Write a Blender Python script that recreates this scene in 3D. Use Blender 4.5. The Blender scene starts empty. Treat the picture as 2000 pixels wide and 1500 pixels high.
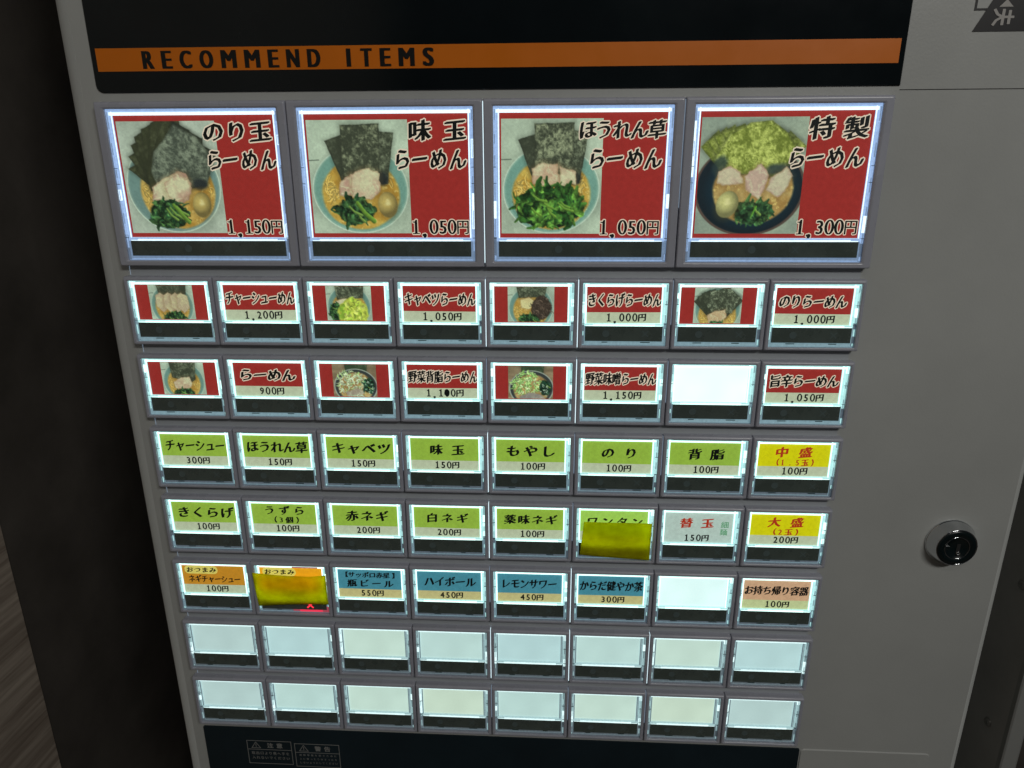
import bpy, math, random
import numpy as np
from mathutils import Matrix, Vector

scene = bpy.context.scene
C = bpy.data.collections.new('ticket_machine_scene')
scene.collection.children.link(C)
MM = 0.001

# ------------------------------------------------------------------ camera
a, b, c = math.radians(3.03415), math.radians(72.71561), math.radians(-0.19368)
Rz = Matrix(((math.cos(a), -math.sin(a), 0), (math.sin(a), math.cos(a), 0), (0, 0, 1)))
Rx = Matrix(((1, 0, 0), (0, math.cos(b), -math.sin(b)), (0, math.sin(b), math.cos(b))))
Ry = Matrix(((math.cos(c), -math.sin(c), 0), (math.sin(c), math.cos(c), 0), (0, 0, 1)))
cam_data = bpy.data.cameras.new('camera')
cam = bpy.data.objects.new('camera', cam_data)
C.objects.link(cam)
cam.matrix_world = Matrix.Translation((0.03691, -0.40357, 0.15508)) @ (Rz @ Rx @ Ry).to_4x4()
cam_data.sensor_width = 36.0
cam_data.lens = 36.0 * 1336.43 / 2000.0
cam_data.clip_start = 0.01
cam_data.clip_end = 50
scene.camera = cam

# ------------------------------------------------------------------ world and lamps
world = bpy.data.worlds.new('World')
scene.world = world
world.use_nodes = True
bgn = world.node_tree.nodes['Background']
bgn.inputs[0].default_value = (0.75, 0.85, 1.0, 1)
bgn.inputs[1].default_value = 0.012
scene.view_settings.view_transform = 'Standard'
scene.view_settings.look = 'None'
scene.view_settings.exposure = 0
scene.view_settings.gamma = 1
scene.cycles.use_denoising = True
scene.cycles.max_bounces = 8
scene.cycles.transparent_max_bounces = 12


def area_lamp(name, loc, target, sx, sy, power, col):
    ld = bpy.data.lights.new(name, 'AREA')
    ld.shape = 'RECTANGLE'
    ld.size, ld.size_y = sx, sy
    ld.energy = power
    ld.color = col
    o = bpy.data.objects.new(name, ld)
    C.objects.link(o)
    o.location = loc
    o.rotation_euler = (Vector(target) - Vector(loc)).to_track_quat('-Z', 'Y').to_euler()
    return o


area_lamp('ceiling_lamp', (0.72, -1.25, 0.92), (0.15, 0, -0.10), 0.5, 0.14, 6.5, (1.0, 0.97, 0.92))
area_lamp('room_lamp', (-0.05, -1.35, 1.45), (-0.25, 0, -0.2), 0.22, 0.22, 0.9, (1.0, 0.96, 0.90))

# ------------------------------------------------------------------ materials
MATS = {}


def srgb(r, g, b_):
    f = lambda v: (v / 255 / 12.92) if v / 255 <= 0.04045 else ((v / 255 + 0.055) / 1.055) ** 2.4
    return (f(r), f(g), f(b_))


def mat(name, base=(0.5, 0.5, 0.5), rough=0.5, emit=None, est=1.0, metal=0.0, noise=0.0, nscale=60.0,
        bump=0.0, bscale=400.0, spec=0.5, coat=0.0, detail=6):
    if name in MATS:
        return MATS[name]
    m = bpy.data.materials.new(name)
    m.use_nodes = True
    nt = m.node_tree
    p = nt.nodes['Principled BSDF']
    p.inputs['Base Color'].default_value = (*base, 1)
    p.inputs['Roughness'].default_value = rough
    p.inputs['Metallic'].default_value = metal
    p.inputs['Specular IOR Level'].default_value = spec
    p.inputs['Coat Weight'].default_value = coat
    if emit:
        p.inputs['Emission Color'].default_value = (*emit, 1)
        p.inputs['Emission Strength'].default_value = est
    if noise or bump:
        tc = nt.nodes.new('ShaderNodeTexCoord')
    if noise:
        n = nt.nodes.new('ShaderNodeTexNoise')
        n.inputs['Scale'].default_value = nscale
        n.inputs['Detail'].default_value = detail
        n.inputs['Roughness'].default_value = 0.62
        nt.links.new(tc.outputs['Object'], n.inputs['Vector'])
        mr = nt.nodes.new('ShaderNodeMapRange')
        mr.inputs['From Min'].default_value = 0.3
        mr.inputs['From Max'].default_value = 0.7
        mr.inputs['To Min'].default_value = 1 - noise
        mr.inputs['To Max'].default_value = 1 + noise
        nt.links.new(n.outputs['Fac'], mr.inputs['Value'])
        for sock, col in (('Base Color', base), ('Emission Color', emit)):
            if col is None:
                continue
            vm = nt.nodes.new('ShaderNodeVectorMath')
            vm.operation = 'SCALE'
            vm.inputs[0].default_value = col
            nt.links.new(mr.outputs['Result'], vm.inputs['Scale'])
            nt.links.new(vm.outputs[0], p.inputs[sock])
        if not emit:
            m2 = nt.nodes.new('ShaderNodeMapRange')
            m2.inputs['To Min'].default_value = max(0.03, rough - 0.12)
            m2.inputs['To Max'].default_value = min(1, rough + 0.12)
            nt.links.new(n.outputs['Fac'], m2.inputs['Value'])
            nt.links.new(m2.outputs['Result'], p.inputs['Roughness'])
    if bump:
        n2 = nt.nodes.new('ShaderNodeTexNoise')
        n2.inputs['Scale'].default_value = bscale
        n2.inputs['Detail'].default_value = 3
        nt.links.new(tc.outputs['Object'], n2.inputs['Vector'])
        bp = nt.nodes.new('ShaderNodeBump')
        bp.inputs['Strength'].default_value = bump
        bp.inputs['Distance'].default_value = 0.0005
        nt.links.new(n2.outputs['Fac'], bp.inputs['Height'])
        nt.links.new(bp.outputs['Normal'], p.inputs['Normal'])
    MATS[name] = m
    return m


M_case = mat('case_paint', (0.475, 0.495, 0.48), 0.38, noise=0.07, nscale=7, bump=0.12, bscale=700)
M_shelf = mat('button_board_plastic', (0.46, 0.50, 0.53), 0.42, noise=0.04, nscale=30)
M_bezel = mat('button_bezel_plastic', (0.43, 0.45, 0.52), 0.27, noise=0.05, nscale=40, bump=0.04, bscale=1500)
M_black = mat('black_glass_panel', (0.007, 0.011, 0.013), 0.16, noise=0.3, nscale=7, spec=0.4)
M_lowblack = mat('lower_dark_panel', (0.012, 0.024, 0.032), 0.4, noise=0.25, nscale=12, spec=0.3)
M_orange = mat('orange_print', (0.80, 0.20, 0.005), 0.35, noise=0.04, nscale=30)
M_hletter = mat('header_letter_ink', (0.006, 0.008, 0.008), 0.35)
M_seam = mat('seam_dark', (0.02, 0.02, 0.02), 0.7)
M_window = mat('indicator_window_tint', (0.10, 0.125, 0.112), 0.28, noise=0.2, nscale=50, spec=0.5)
M_mark = mat('indicator_mark_unlit', (0.120, 0.160, 0.160), 0.3)
M_redmark = mat('indicator_mark_red_lit', (0.5, 0.02, 0.03), 0.4, emit=(1.0, 0.035, 0.06), est=1.3)
M_redglow = mat('rim_red_lit', (0.4, 0.05, 0.08), 0.4, emit=(1.0, 0.04, 0.10), est=0.8)
M_redsoft = mat('rim_red_dim', (0.3, 0.1, 0.12), 0.4, emit=(0.42, 0.06, 0.09), est=0.7)
M_ink = mat('black_ink', (0.006, 0.010, 0.010), 0.6)
M_redink = mat('red_ink', srgb(150, 40, 25), 0.6, emit=srgb(165, 48, 22), est=0.8)  # emission in these inks puts the backlight into the print colour
M_greenink = mat('green_marker', srgb(60, 130, 80), 0.6, emit=srgb(70, 140, 95), est=0.8)
M_halo = mat('pale_letter_outline', srgb(200, 190, 170), 0.6, emit=srgb(205, 190, 168), est=0.85)
M_grey_print = mat('grey_warning_print', (0.30, 0.31, 0.30), 0.5)
M_white_print = mat('pale_sticker_print', (0.45, 0.44, 0.42), 0.5)
M_stick = mat('black_sticker', (0.016, 0.016, 0.018), 0.4)
M_chrome = mat('chrome', (0.68, 0.70, 0.72), 0.11, metal=1.0, bump=0.10, bscale=250)
M_lockface = mat('lock_black_face', (0.006, 0.012, 0.013), 0.22, metal=0.0, spec=0.6)
M_metal = mat('grey_painted_metal', (0.42, 0.42, 0.40), 0.4, noise=0.15, nscale=14)
M_trim = mat('pale_metal_edge', (0.30, 0.31, 0.30), 0.35)
M_screw = mat('screw_steel', (0.30, 0.30, 0.28), 0.30, metal=0.3)
M_darkwall = mat('dark_brown_wall', (0.085, 0.076, 0.066), 0.75, noise=0.4, nscale=7, bump=0.4, bscale=60)
M_floor = mat('brown_floor', (0.16, 0.13, 0.11), 0.6, noise=0.3, nscale=20)
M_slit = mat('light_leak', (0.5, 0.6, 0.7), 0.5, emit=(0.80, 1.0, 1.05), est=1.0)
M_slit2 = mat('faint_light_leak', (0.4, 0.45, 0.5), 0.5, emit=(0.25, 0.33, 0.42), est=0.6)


def paper(name, rgb, est=0.74):  # backlight through the card is put into the paper's own emission
    cc = srgb(*rgb)
    return mat('paper_' + name, cc, 0.75, emit=cc, est=est, noise=0.10, nscale=330, bump=0.1, bscale=900)


P_red = paper('red', (146, 42, 37))
P_cream = paper('cream', (180, 190, 160))
P_green = paper('green', (142, 176, 62))
P_green2 = paper('green_bright', (154, 198, 84))
P_yellow = paper('yellow', (204, 200, 6))
P_grey = paper('pale_grey', (176, 196, 186))
P_orange = paper('orange', (190, 132, 34))
P_orange2 = paper('orange_bright', (226, 158, 24))
P_pill = paper('pill_yellow', (212, 200, 100))
P_blue = paper('blue', (66, 132, 148))
P_tan = paper('tan', (188, 180, 124))
P_peach = paper('peach', (198, 160, 126))
P_pale_green = paper('pale_green', (186, 196, 144))


def vcol_mat():  # photo print glows by emission, standing in for the panel behind it
    m = bpy.data.materials.new('printed_photo_ink')
    m.use_nodes = True
    nt = m.node_tree
    p = nt.nodes['Principled BSDF']
    p.inputs['Roughness'].default_value = 0.6
    at = nt.nodes.new('ShaderNodeAttribute')
    at.attribute_name = 'ink'
    nt.links.new(at.outputs['Color'], p.inputs['Base Color'])
    nt.links.new(at.outputs['Color'], p.inputs['Emission Color'])
    p.inputs['Emission Strength'].default_value = 0.8
    return m


M_photo = vcol_mat()

# clear acrylic front pane: see-through with Fresnel reflections
M_pane = bpy.data.materials.new('clear_acrylic')
M_pane.use_nodes = True
nt = M_pane.node_tree
nt.nodes.clear()
out = nt.nodes.new('ShaderNodeOutputMaterial')
mx = nt.nodes.new('ShaderNodeMixShader')
tr = nt.nodes.new('ShaderNodeBsdfTransparent')
tr.inputs[0].default_value = (0.985, 0.995, 0.995, 1)
gl = nt.nodes.new('ShaderNodeBsdfGlossy')
gl.inputs['Roughness'].default_value = 0.08
fr = nt.nodes.new('ShaderNodeFresnel')
fr.inputs[0].default_value = 1.4
ge = nt.nodes.new('ShaderNodeNewGeometry')
inv = nt.nodes.new('ShaderNodeMath')
inv.operation = 'SUBTRACT'
inv.inputs[0].default_value = 1.0
ml = nt.nodes.new('ShaderNodeMath')
ml.operation = 'MULTIPLY'
nt.links.new(ge.outputs['Backfacing'], inv.inputs[1])
nt.links.new(fr.outputs[0], ml.inputs[0])
nt.links.new(inv.outputs[0], ml.inputs[1])
nt.links.new(ml.outputs[0], mx.inputs[0])
nt.links.new(tr.outputs[0], mx.inputs[1])
nt.links.new(gl.outputs[0], mx.inputs[2])
nt.links.new(mx.outputs[0], out.inputs[0])

# sticky paper: diffuse + translucent, so the lit button behind shines through
M_note = bpy.data.materials.new('yellow_note_paper')
M_note.use_nodes = True
nt = M_note.node_tree
nt.nodes.clear()
out = nt.nodes.new('ShaderNodeOutputMaterial')
mx = nt.nodes.new('ShaderNodeMixShader')
mx.inputs[0].default_value = 0.78
df = nt.nodes.new('ShaderNodeBsdfDiffuse')
tl = nt.nodes.new('ShaderNodeBsdfTranslucent')
tc = nt.nodes.new('ShaderNodeTexCoord')
nz = nt.nodes.new('ShaderNodeTexNoise')
nz.inputs['Scale'].default_value = 160
nz.inputs['Detail'].default_value = 5
rp = nt.nodes.new('ShaderNodeValToRGB')
rp.color_ramp.elements[0].position = 0.3
rp.color_ramp.elements[1].position = 0.7
rp.color_ramp.elements[0].color = (0.80, 0.74, 0.010, 1)
rp.color_ramp.elements[1].color = (0.98, 0.93, 0.016, 1)
nt.links.new(tc.outputs['Object'], nz.inputs['Vector'])
nt.links.new(nz.outputs['Fac'], rp.inputs[0])
nt.links.new(rp.outputs[0], df.inputs[0])
nt.links.new(rp.outputs[0], tl.inputs[0])
nt.links.new(df.outputs[0], mx.inputs[1])
nt.links.new(tl.outputs[0], mx.inputs[2])
nt.links.new(mx.outputs[0], out.inputs[0])

# wood veneer with horizontal grain (runs along y)
M_wood = bpy.data.materials.new('wood_veneer')
M_wood.use_nodes = True
nt = M_wood.node_tree
p = nt.nodes['Principled BSDF']
p.inputs['Roughness'].default_value = 0.55
tc = nt.nodes.new('ShaderNodeTexCoord')
mp = nt.nodes.new('ShaderNodeMapping')
mp.inputs['Scale'].default_value = (1.0, 6.0, 120.0)
nz = nt.nodes.new('ShaderNodeTexNoise')
nz.inputs['Scale'].default_value = 1.0
nz.inputs['Detail'].default_value = 7
nz.inputs['Roughness'].default_value = 0.6
nz.inputs['Distortion'].default_value = 0.8
mp2 = nt.nodes.new('ShaderNodeMapping')
mp2.inputs['Scale'].default_value = (1.0, 2.0, 22.0)
nz2 = nt.nodes.new('ShaderNodeTexNoise')
nz2.inputs['Scale'].default_value = 1.0
nz2.inputs['Detail'].default_value = 4
rp = nt.nodes.new('ShaderNodeValToRGB')
rp.color_ramp.elements[0].position = 0.36
rp.color_ramp.elements[0].color = (0.21, 0.165, 0.13, 1)
rp.color_ramp.elements[1].position = 0.62
rp.color_ramp.elements[1].color = (0.62, 0.54, 0.45, 1)
ad = nt.nodes.new('ShaderNodeMath')
ad.operation = 'MULTIPLY_ADD'
ad.inputs[1].default_value = 0.45
nt.links.new(tc.outputs['Object'], mp.inputs[0])
nt.links.new(mp.outputs[0], nz.inputs['Vector'])
nt.links.new(tc.outputs['Object'], mp2.inputs[0])
nt.links.new(mp2.outputs[0], nz2.inputs['Vector'])
nt.links.new(nz2.outputs['Fac'], ad.inputs[0])
sc_ = nt.nodes.new('ShaderNodeMath')
sc_.operation = 'MULTIPLY'
sc_.inputs[1].default_value = 0.55
nt.links.new(nz.outputs['Fac'], sc_.inputs[0])
nt.links.new(sc_.outputs[0], ad.inputs[2])
nt.links.new(ad.outputs[0], rp.inputs[0])
nt.links.new(rp.outputs[0], p.inputs['Base Color'])
bp = nt.nodes.new('ShaderNodeBump')
bp.inputs['Strength'].default_value = 0.5
bp.inputs['Distance'].default_value = 0.0006
nt.links.new(nz.outputs['Fac'], bp.inputs['Height'])
nt.links.new(bp.outputs[0], p.inputs['Normal'])


# ------------------------------------------------------------------ mesh helpers
class MB:
    def __init__(self):
        self.v, self.f, self.m, self.mats, self.s = [], [], [], [], []

    def mi(self, m):
        if m not in self.mats:
            self.mats.append(m)
        return self.mats.index(m)

    def poly(self, pts, m, smooth=False):
        n = len(self.v)
        self.v += [tuple(q) for q in pts]
        self.f.append(tuple(range(n, n + len(pts))))
        self.m.append(self.mi(m))
        self.s.append(smooth)

    def box(self, x0, y0, z0, x1, y1, z1, m, front=None):
        P = [(x, y, z) for x in (x0, x1) for y in (y0, y1) for z in (z0, z1)]
        n = len(self.v)
        self.v += P
        for k, q in enumerate(((0, 1, 3, 2), (4, 6, 7, 5), (0, 4, 5, 1), (2, 3, 7, 6), (0, 2, 6, 4), (1, 5, 7, 3))):
            self.f.append(tuple(n + i for i in q))
            self.m.append(self.mi(front if (front and k == 2) else m))
            self.s.append(False)

    def loft(self, loops, m, smooth=True, cap0=False, cap1=False):
        n = len(self.v)
        k = len(loops[0])
        for L in loops:
            self.v += [tuple(q) for q in L]
        for i in range(len(loops) - 1):
            for j in range(k):
                j2 = (j + 1) % k
                self.f.append((n + i * k + j, n + i * k + j2, n + (i + 1) * k + j2, n + (i + 1) * k + j))
                self.m.append(self.mi(m))
                self.s.append(smooth)
        if cap0:
            self.f.append(tuple(n + j for j in range(k)))
            self.m.append(self.mi(m)); self.s.append(False)
        if cap1:
            self.f.append(tuple(n + (len(loops) - 1) * k + j for j in range(k)))
            self.m.append(self.mi(m)); self.s.append(False)

    def add(self, verts, faces, m):
        n = len(self.v)
        self.v += verts
        i = self.mi(m)
        for f in faces:
            self.f.append(tuple(n + q for q in f))
            self.m.append(i)
            self.s.append(False)

    def mesh(self, name, recalc=True):
        me = bpy.data.meshes.new(name)
        me.from_pydata(self.v, [], self.f)
        for m in self.mats:
            me.materials.append(m)
        me.polygons.foreach_set('material_index', self.m)
        me.polygons.foreach_set('use_smooth', self.s)
        me.update()
        return me


def link(name, me, parent=None, loc=(0, 0, 0)):
    o = bpy.data.objects.new(name, me)
    C.objects.link(o)
    o.location = loc
    if parent is not None:
        o.parent = parent
    return o


def rrect(x0, z0, x1, z1, r, y, n=4):
    """rounded rectangle loop in the x-z plane at depth y"""
    pts = []
    for cx, cz, a0 in ((x1 - r, z1 - r, 0), (x0 + r, z1 - r, 90), (x0 + r, z0 + r, 180), (x1 - r, z0 + r, 270)):
        for i in range(n + 1):
            t = math.radians(a0 + 90 * i / n)
            pts.append((cx + r * math.cos(t), y, cz + r * math.sin(t)))
    return pts


# ------------------------------------------------------------------ glyphs
_cu = bpy.data.curves.new('glyph_source', 'FONT')
_co = bpy.data.objects.new('glyph_source', _cu)
scene.collection.objects.link(_co)
_gc = {}


def glyph(ch, off=0.0, res=2):
    k = (ch, off, res)
    if k not in _gc:
        _cu.body = ch
        _cu.resolution_u = res
        _cu.offset = off
        dg = bpy.context.evaluated_depsgraph_get()
        me = bpy.data.meshes.new_from_object(_co.evaluated_get(dg))
        V = np.array([v.co[:2] for v in me.vertices]).reshape(-1, 2)
        F = [tuple(p_.vertices) for p_ in me.polygons]
        bpy.data.meshes.remove(me)
        _gc[k] = (V, F)
    return _gc[k]


def ellipse_ring(cx, cy, rx, ry, ix, iy, n=28):
    V, F = [], []
    for i in range(n):
        t = 2 * math.pi * i / n
        V.append((cx + rx * math.cos(t), cy + ry * math.sin(t)))
    for i in range(n):
        t = 2 * math.pi * i / n
        V.append((cx + ix * math.cos(t), cy + iy * math.sin(t)))
    for i in range(n):
        F.append((i, (i + 1) % n, n + (i + 1) % n, n + i))
    return np.array(V), F


def serif_digit(ch):
    """digits redrawn with the thin-and-thick strokes of a book face, in em units"""
    if ch == '0':
        return ellipse_ring(0, .375, .245, .395, .125, .325)
    if ch == '1':
        V = [(-.055, 0), (.06, 0), (.06, .77), (.0, .77), (-.055, .67), (-.17, .67), (-.17, .62), (-.055, .60),
             (-.18, -.02), (.185, -.02), (.185, .035), (-.18, .035)]
        return np.array(V), [(0, 1, 2, 3, 4), (5, 6, 7, 4), (8, 9, 10, 11)]
    V, F = glyph(ch, 0.0)
    V = V.copy()
    V[:, 1] = (V[:, 1]) * 1.05
    if len(V):
        V[:, 0] -= (V[:, 0].min() + V[:, 0].max()) / 2
        V[:, 0] *= 0.90
    return V, F


def put_glyph(mb, ch, cx, cv, w, h, m, y, style='brush', halo=None, hr=0.055, rot=0.0):
    """cx, cv: centre in mm from the card's top left, w/h: em size in mm, y: depth in mm (towards the viewer is minus)"""
    if ch in ' \u3000':
        return
    latin = ch in '0123456789,.'
    if ch in '0123456789':
        V, F = serif_digit(ch)
        V = V.copy()
        nib = [(-.03, 0), (.03, 0)] if ch not in '01' else [(-.016, 0), (.016, 0)]
    elif latin:
        V, F = glyph(ch)
        V = V.copy()
        V[:, 0] -= (V[:, 0].min() + V[:, 0].max()) / 2
        w = max(w, h * .95)
        nib = [(-.03, -.01), (.03, .01)]
    else:
        V, F = glyph(ch)
        if not len(V):
            return
        V = V.copy()
        V[:, 0] -= 0.5 if V[:, 0].max() > 0.55 or ch in '（【」' else (V[:, 0].min() + V[:, 0].max()) / 2
        if style == 'brush':
            V[:, 1] += 0.10 * V[:, 0]
            V[:, 0] += 0.03 * (V[:, 1] - .36)
            nib = [(-.044, -.022), (-.016, -.008), (.016, .008), (.044, .022)]
        elif style == 'bold':
            nib = [(-.03, -.02), (.03, -.02), (-.03, .02), (.03, .02)]
        elif style == 'thin':
            nib = [(-.012, 0), (.012, 0)]
        else:
            nib = [(-.02, -.005), (.02, .005)]
    kb = 1.18 if h < 10 else 1.0
    nib = [(p_ * kb, q_ * kb) for p_, q_ in nib]
    if h < 7 and style == 'price':
        nib = nib + [(p_ * .4, q_ * .4 + .028) for p_, q_ in nib[:1]] + [(p_ * .4, q_ * .4 - .028) for p_, q_ in nib[-1:]]
    ca, sa = math.cos(rot), math.sin(rot)

    def place(dx, dy, yy, mm_):
        X = (V[:, 0] + dx) * w
        Y = (V[:, 1] + dy - .36) * h
        X2, Y2 = X * ca - Y * sa, X * sa + Y * ca
        vs = [((cx + q) * MM, yy * MM, (-cv + r) * MM) for q, r in zip(X2, Y2)]
        mb.add(vs, F, mm_)

    yy = y
    if halo:
        base = [nib[0], nib[-1]]
        for i in range(12):
            t = 2 * math.pi * i / 12
            for bx, by in (base if i % 2 else base[:1] if i < 6 else base[1:]):
                place(bx + hr * h / w * math.cos(t) * .9, by + hr * math.sin(t), yy, halo)
                yy -= 0.003
    yy -= 0.02
    for dx, dy in nib:
        place(dx, dy, yy, m)
        yy -= 0.003


def text_run(mb, s, x0, x1, cv, h, m, y, style='brush', halo=None, wfac=0.98, hr=0.055, maxw=None):
    """glyph centres spread evenly from x0 to x1 (mm)"""
    n = len(s)
    adv = (x1 - x0) / max(1, n - 1) if n > 1 else h
    w = min(h * 1.12, adv * 1.04) if style != 'price' else h
    if maxw:
        w = min(w, maxw)
    for i, ch in enumerate(s):
        cx = x0 + adv * i if n > 1 else (x0 + x1) / 2
        ww = w
        cvv = cv
        if ch in 'ャュョッ':
            cvv = cv + 0.0
        put_glyph(mb, ch, cx, cvv, ww, h, m, y, style, halo, hr)


# ------------------------------------------------------------------ printed bowl photos (colour per grid point)
def fbm(X, Y, scale, seed, oct_=4, rough=0.55, sx=1.0, sy=1.0):
    rng = np.random.RandomState(seed)
    tot = np.zeros_like(X)
    amp, norm = 1.0, 0.0
    for o in range(oct_):
        g = rng.rand(64, 64)
        fx, fy = X * scale * sx * 2 ** o + 7.3 * o, Y * scale * sy * 2 ** o + 3.1 * o
        ix, iy = np.floor(fx).astype(int), np.floor(fy).astype(int)
        tx, ty = fx - ix, fy - iy
        tx, ty = tx * tx * (3 - 2 * tx), ty * ty * (3 - 2 * ty)
        a_, b_ = g[iy % 64, ix % 64], g[iy % 64, (ix + 1) % 64]
        c_, d_ = g[(iy + 1) % 64, ix % 64], g[(iy + 1) % 64, (ix + 1) % 64]
        tot += amp * (a_ * (1 - tx) * (1 - ty) + b_ * tx * (1 - ty) + c_ * (1 - tx) * ty + d_ * tx * ty)
        norm += amp
        amp *= rough
    return tot / norm


class Canvas:
    def __init__(self, nx, ny, hgt, seed):
        x = np.linspace(0, 1, nx)
        y = np.linspace(0, hgt, ny)
        self.X, self.Y = np.meshgrid(x, y)
        self.img = np.zeros((ny, nx, 3))
        self.aa = 1.3 / nx
        self.seed = seed
        self.rng = random.Random(seed)
        self.h = hgt

    def n(self, scale, k=0, **kw):
        return fbm(self.X, self.Y, scale, self.seed * 31 + k, **kw)

    def put(self, mask, col, alpha=1.0):
        col = np.asarray(col, float)
        if col.ndim == 1:
            col = col[None, None, :]
        mk = (np.clip(mask, 0, 1) * alpha)[..., None]
        self.img = self.img * (1 - mk) + col * mk

    def soft(self, sd, k=1.0):
        return np.clip(0.5 - sd / (self.aa * k), 0, 1)

    def ell(self, cx, cy, rx, ry, rot=0.0, wob=0.0, k=0):
        ca, sa = math.cos(rot), math.sin(rot)
        dx, dy = self.X - cx, self.Y - cy
        u, v = (dx * ca + dy * sa) / rx, (-dx * sa + dy * ca) / ry
        d = np.sqrt(u * u + v * v)
        if wob:
            d = d + (self.n(9, 50 + k) - .5) * wob
        return (d - 1) * min(rx, ry)

    def poly(self, pts, wob=0.0, k=0):
        d = None
        n = len(pts)
        X, Y = self.X, self.Y
        if wob:
            X = X + (self.n(16, 80 + k) - .5) * wob
            Y = Y + (self.n(16, 81 + k) - .5) * wob
        area = sum(pts[i][0] * pts[(i + 1) % n][1] - pts[(i + 1) % n][0] * pts[i][1] for i in range(n))
        sgn = 1 if area > 0 else -1
        inside = np.zeros_like(X, bool)
        dist = np.full_like(X, 9.0)
        for i in range(n):
            x0, y0 = pts[i]
            x1, y1 = pts[(i + 1) % n]
            ex, ey = x1 - x0, y1 - y0
            L = ex * ex + ey * ey + 1e-12
            t = np.clip(((X - x0) * ex + (Y - y0) * ey) / L, 0, 1)
            dist = np.minimum(dist, np.hypot(X - x0 - t * ex, Y - y0 - t * ey))
            cond = (y0 > Y) != (y1 > Y)
            xi = x0 + (Y - y0) / (ey if abs(ey) > 1e-9 else 1e-9) * ex
            inside ^= cond & (X < xi)
        return np.where(inside, -dist, dist)

    def stroke(self, pts, w0, w1, col, col2=None):
        best = np.full_like(self.X, 9.0)
        side = np.zeros_like(self.X)
        n = len(pts) - 1
        for i in range(n):
            x0, y0 = pts[i]
            x1, y1 = pts[i + 1]
            ex, ey = x1 - x0, y1 - y0
            L = ex * ex + ey * ey + 1e-12
            t = np.clip(((self.X - x0) * ex + (self.Y - y0) * ey) / L, 0, 1)
            w = w0 + (w1 - w0) * (i + t) / n
            d = np.hypot(self.X - x0 - t * ex, self.Y - y0 - t * ey) - w
            s = ((self.X - x0) * ey - (self.Y - y0) * ex) / (math.sqrt(L) * max(w0, w1))
            side = np.where(d < best, s, side)
            best = np.minimum(best, d)
        c_ = np.asarray(col)[None, None, :] * (1 + 0.35 * np.clip(side, -1, 1))[..., None]
        self.put(self.soft(best), c_)

    # --- food
    def marble(self, base=(176, 190, 176)):
        n1 = self.n(4, 1)
        self.img[:] = np.array(base)[None, None, :] * (0.86 + 0.28 * n1)[..., None]

    def bowl(self, cx, cy, r, ry=None, rim=(150, 182, 172), inner=(112, 152, 145), edge=(188, 204, 190)):
        ry = ry or r
        self.put(self.soft(self.ell(cx + .012, cy + .02, r * 1.02, ry * 1.02), 14), (120, 135, 122), .55)
        self.put(self.soft(self.ell(cx, cy, r, ry)), edge)
        self.put(self.soft(self.ell(cx, cy, r * .975, ry * .975)), rim)
        self.put(self.soft(self.ell(cx, cy - .005, r * .955, ry * .955), 3), inner)
        sh = self.n(3, 5)
        self.img *= (0.95 + 0.1 * sh)[..., None]

    def soup(self, cx, cy, rx, ry, c1=(178, 128, 44), c2=(206, 164, 78)):
        self.sp = (cx, cy, rx, ry)
        m = self.soft(self.ell(cx, cy, rx, ry, wob=.04, k=3), 2.5)
        t = self.n(10, 6)[..., None]
        t = np.clip((t - .3) * 2.4, 0, 1)
        self.put(m, np.array(c1) * (1 - t) + np.array(c2) * t)
        self.put(m * np.clip((self.n(30, 7) - .62) * 9, 0, 1), (226, 196, 110), .7)

    def noodles(self, cx, cy, r, n=16, col=(212, 174, 84)):
        for i in range(n):
            x, y = cx + self.rng.uniform(-r, r), cy + self.rng.uniform(-r * 1.8, r * 1.8)
            a_ = self.rng.uniform(0, 6.28)
            pts = []
            for j in range(5):
                pts.append((x, y))
                a_ += self.rng.uniform(-1.1, 1.1)
                x += .022 * math.cos(a_)
                y += .022 * math.sin(a_)
            k = self.rng.uniform(.78, 1.06)
            if getattr(self, 'sp', None):
                sx, sy, sr, st_ = self.sp
                if any(((q[0] - sx) / sr) ** 2 + ((q[1] - sy) / st_) ** 2 > .96 for q in pts):
                    continue
            self.stroke(pts, .0065, .0055, tuple(q * k for q in col))

    def nori(self, pts, k, light=0.5, dark=(56, 62, 48), pale=(142, 150, 122)):
        sd = self.poly(pts, .012, k)
        m = self.soft(sd)
        self.put(self.soft(sd - .008, 8), (30, 34, 26), .35)
        a_ = self.n(26, 100 + k, oct_=3, rough=.8)
        l_ = self.n(5, 120 + k, oct_=2)
        b_ = np.abs(self.n(16, 140 + k, oct_=3, rough=.7) - .5) * 2
        c_ = np.abs(self.n(12, 160 + k, oct_=3, rough=.7) - .5) * 2
        t = np.clip((a_ - .60 + light * .22 + (l_ - .5) * .5) * 2.6, 0, 1) * .75
        t = np.clip(t + (np.clip(.13 - b_, 0, 1) + np.clip(.10 - c_, 0, 1)) * 5 * min(1, light) * l_, 0, 1)
        t = (t * min(1, .35 + light * .6))[..., None]
        self.put(m, np.array(dark) * (1 - t) + np.array(pale) * t)
        self.put(m * np.clip((.02 + sd) / .02, 0, 1) * (sd < 0), (28, 32, 24), .4)

    def meat(self, pts, k, pink=(182, 138, 122), fat=(204, 196, 160)):
        sd = self.poly(pts, .04, k)
        m = self.soft(sd)
        self.put(self.soft(sd - .01, 8), (120, 86, 50), .4)
        t = np.clip((self.n(5, 200 + k) - .42) * 4, 0, 1)
        v = np.abs(self.n(9, 230 + k) - .5)
        t = np.clip(t + np.clip(.06 - v, 0, 1) * 12, 0, 1)[..., None]
        self.put(m, np.array(pink) * (1 - t) + np.array(fat) * t)
        self.put(m * np.clip((sd + .016) / .016, 0, 1) * (sd < 0), (150, 104, 76), .55)
        self.img *= (1 + .1 * (self.n(40, 260 + k) - .5) * m)[..., None]

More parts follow.
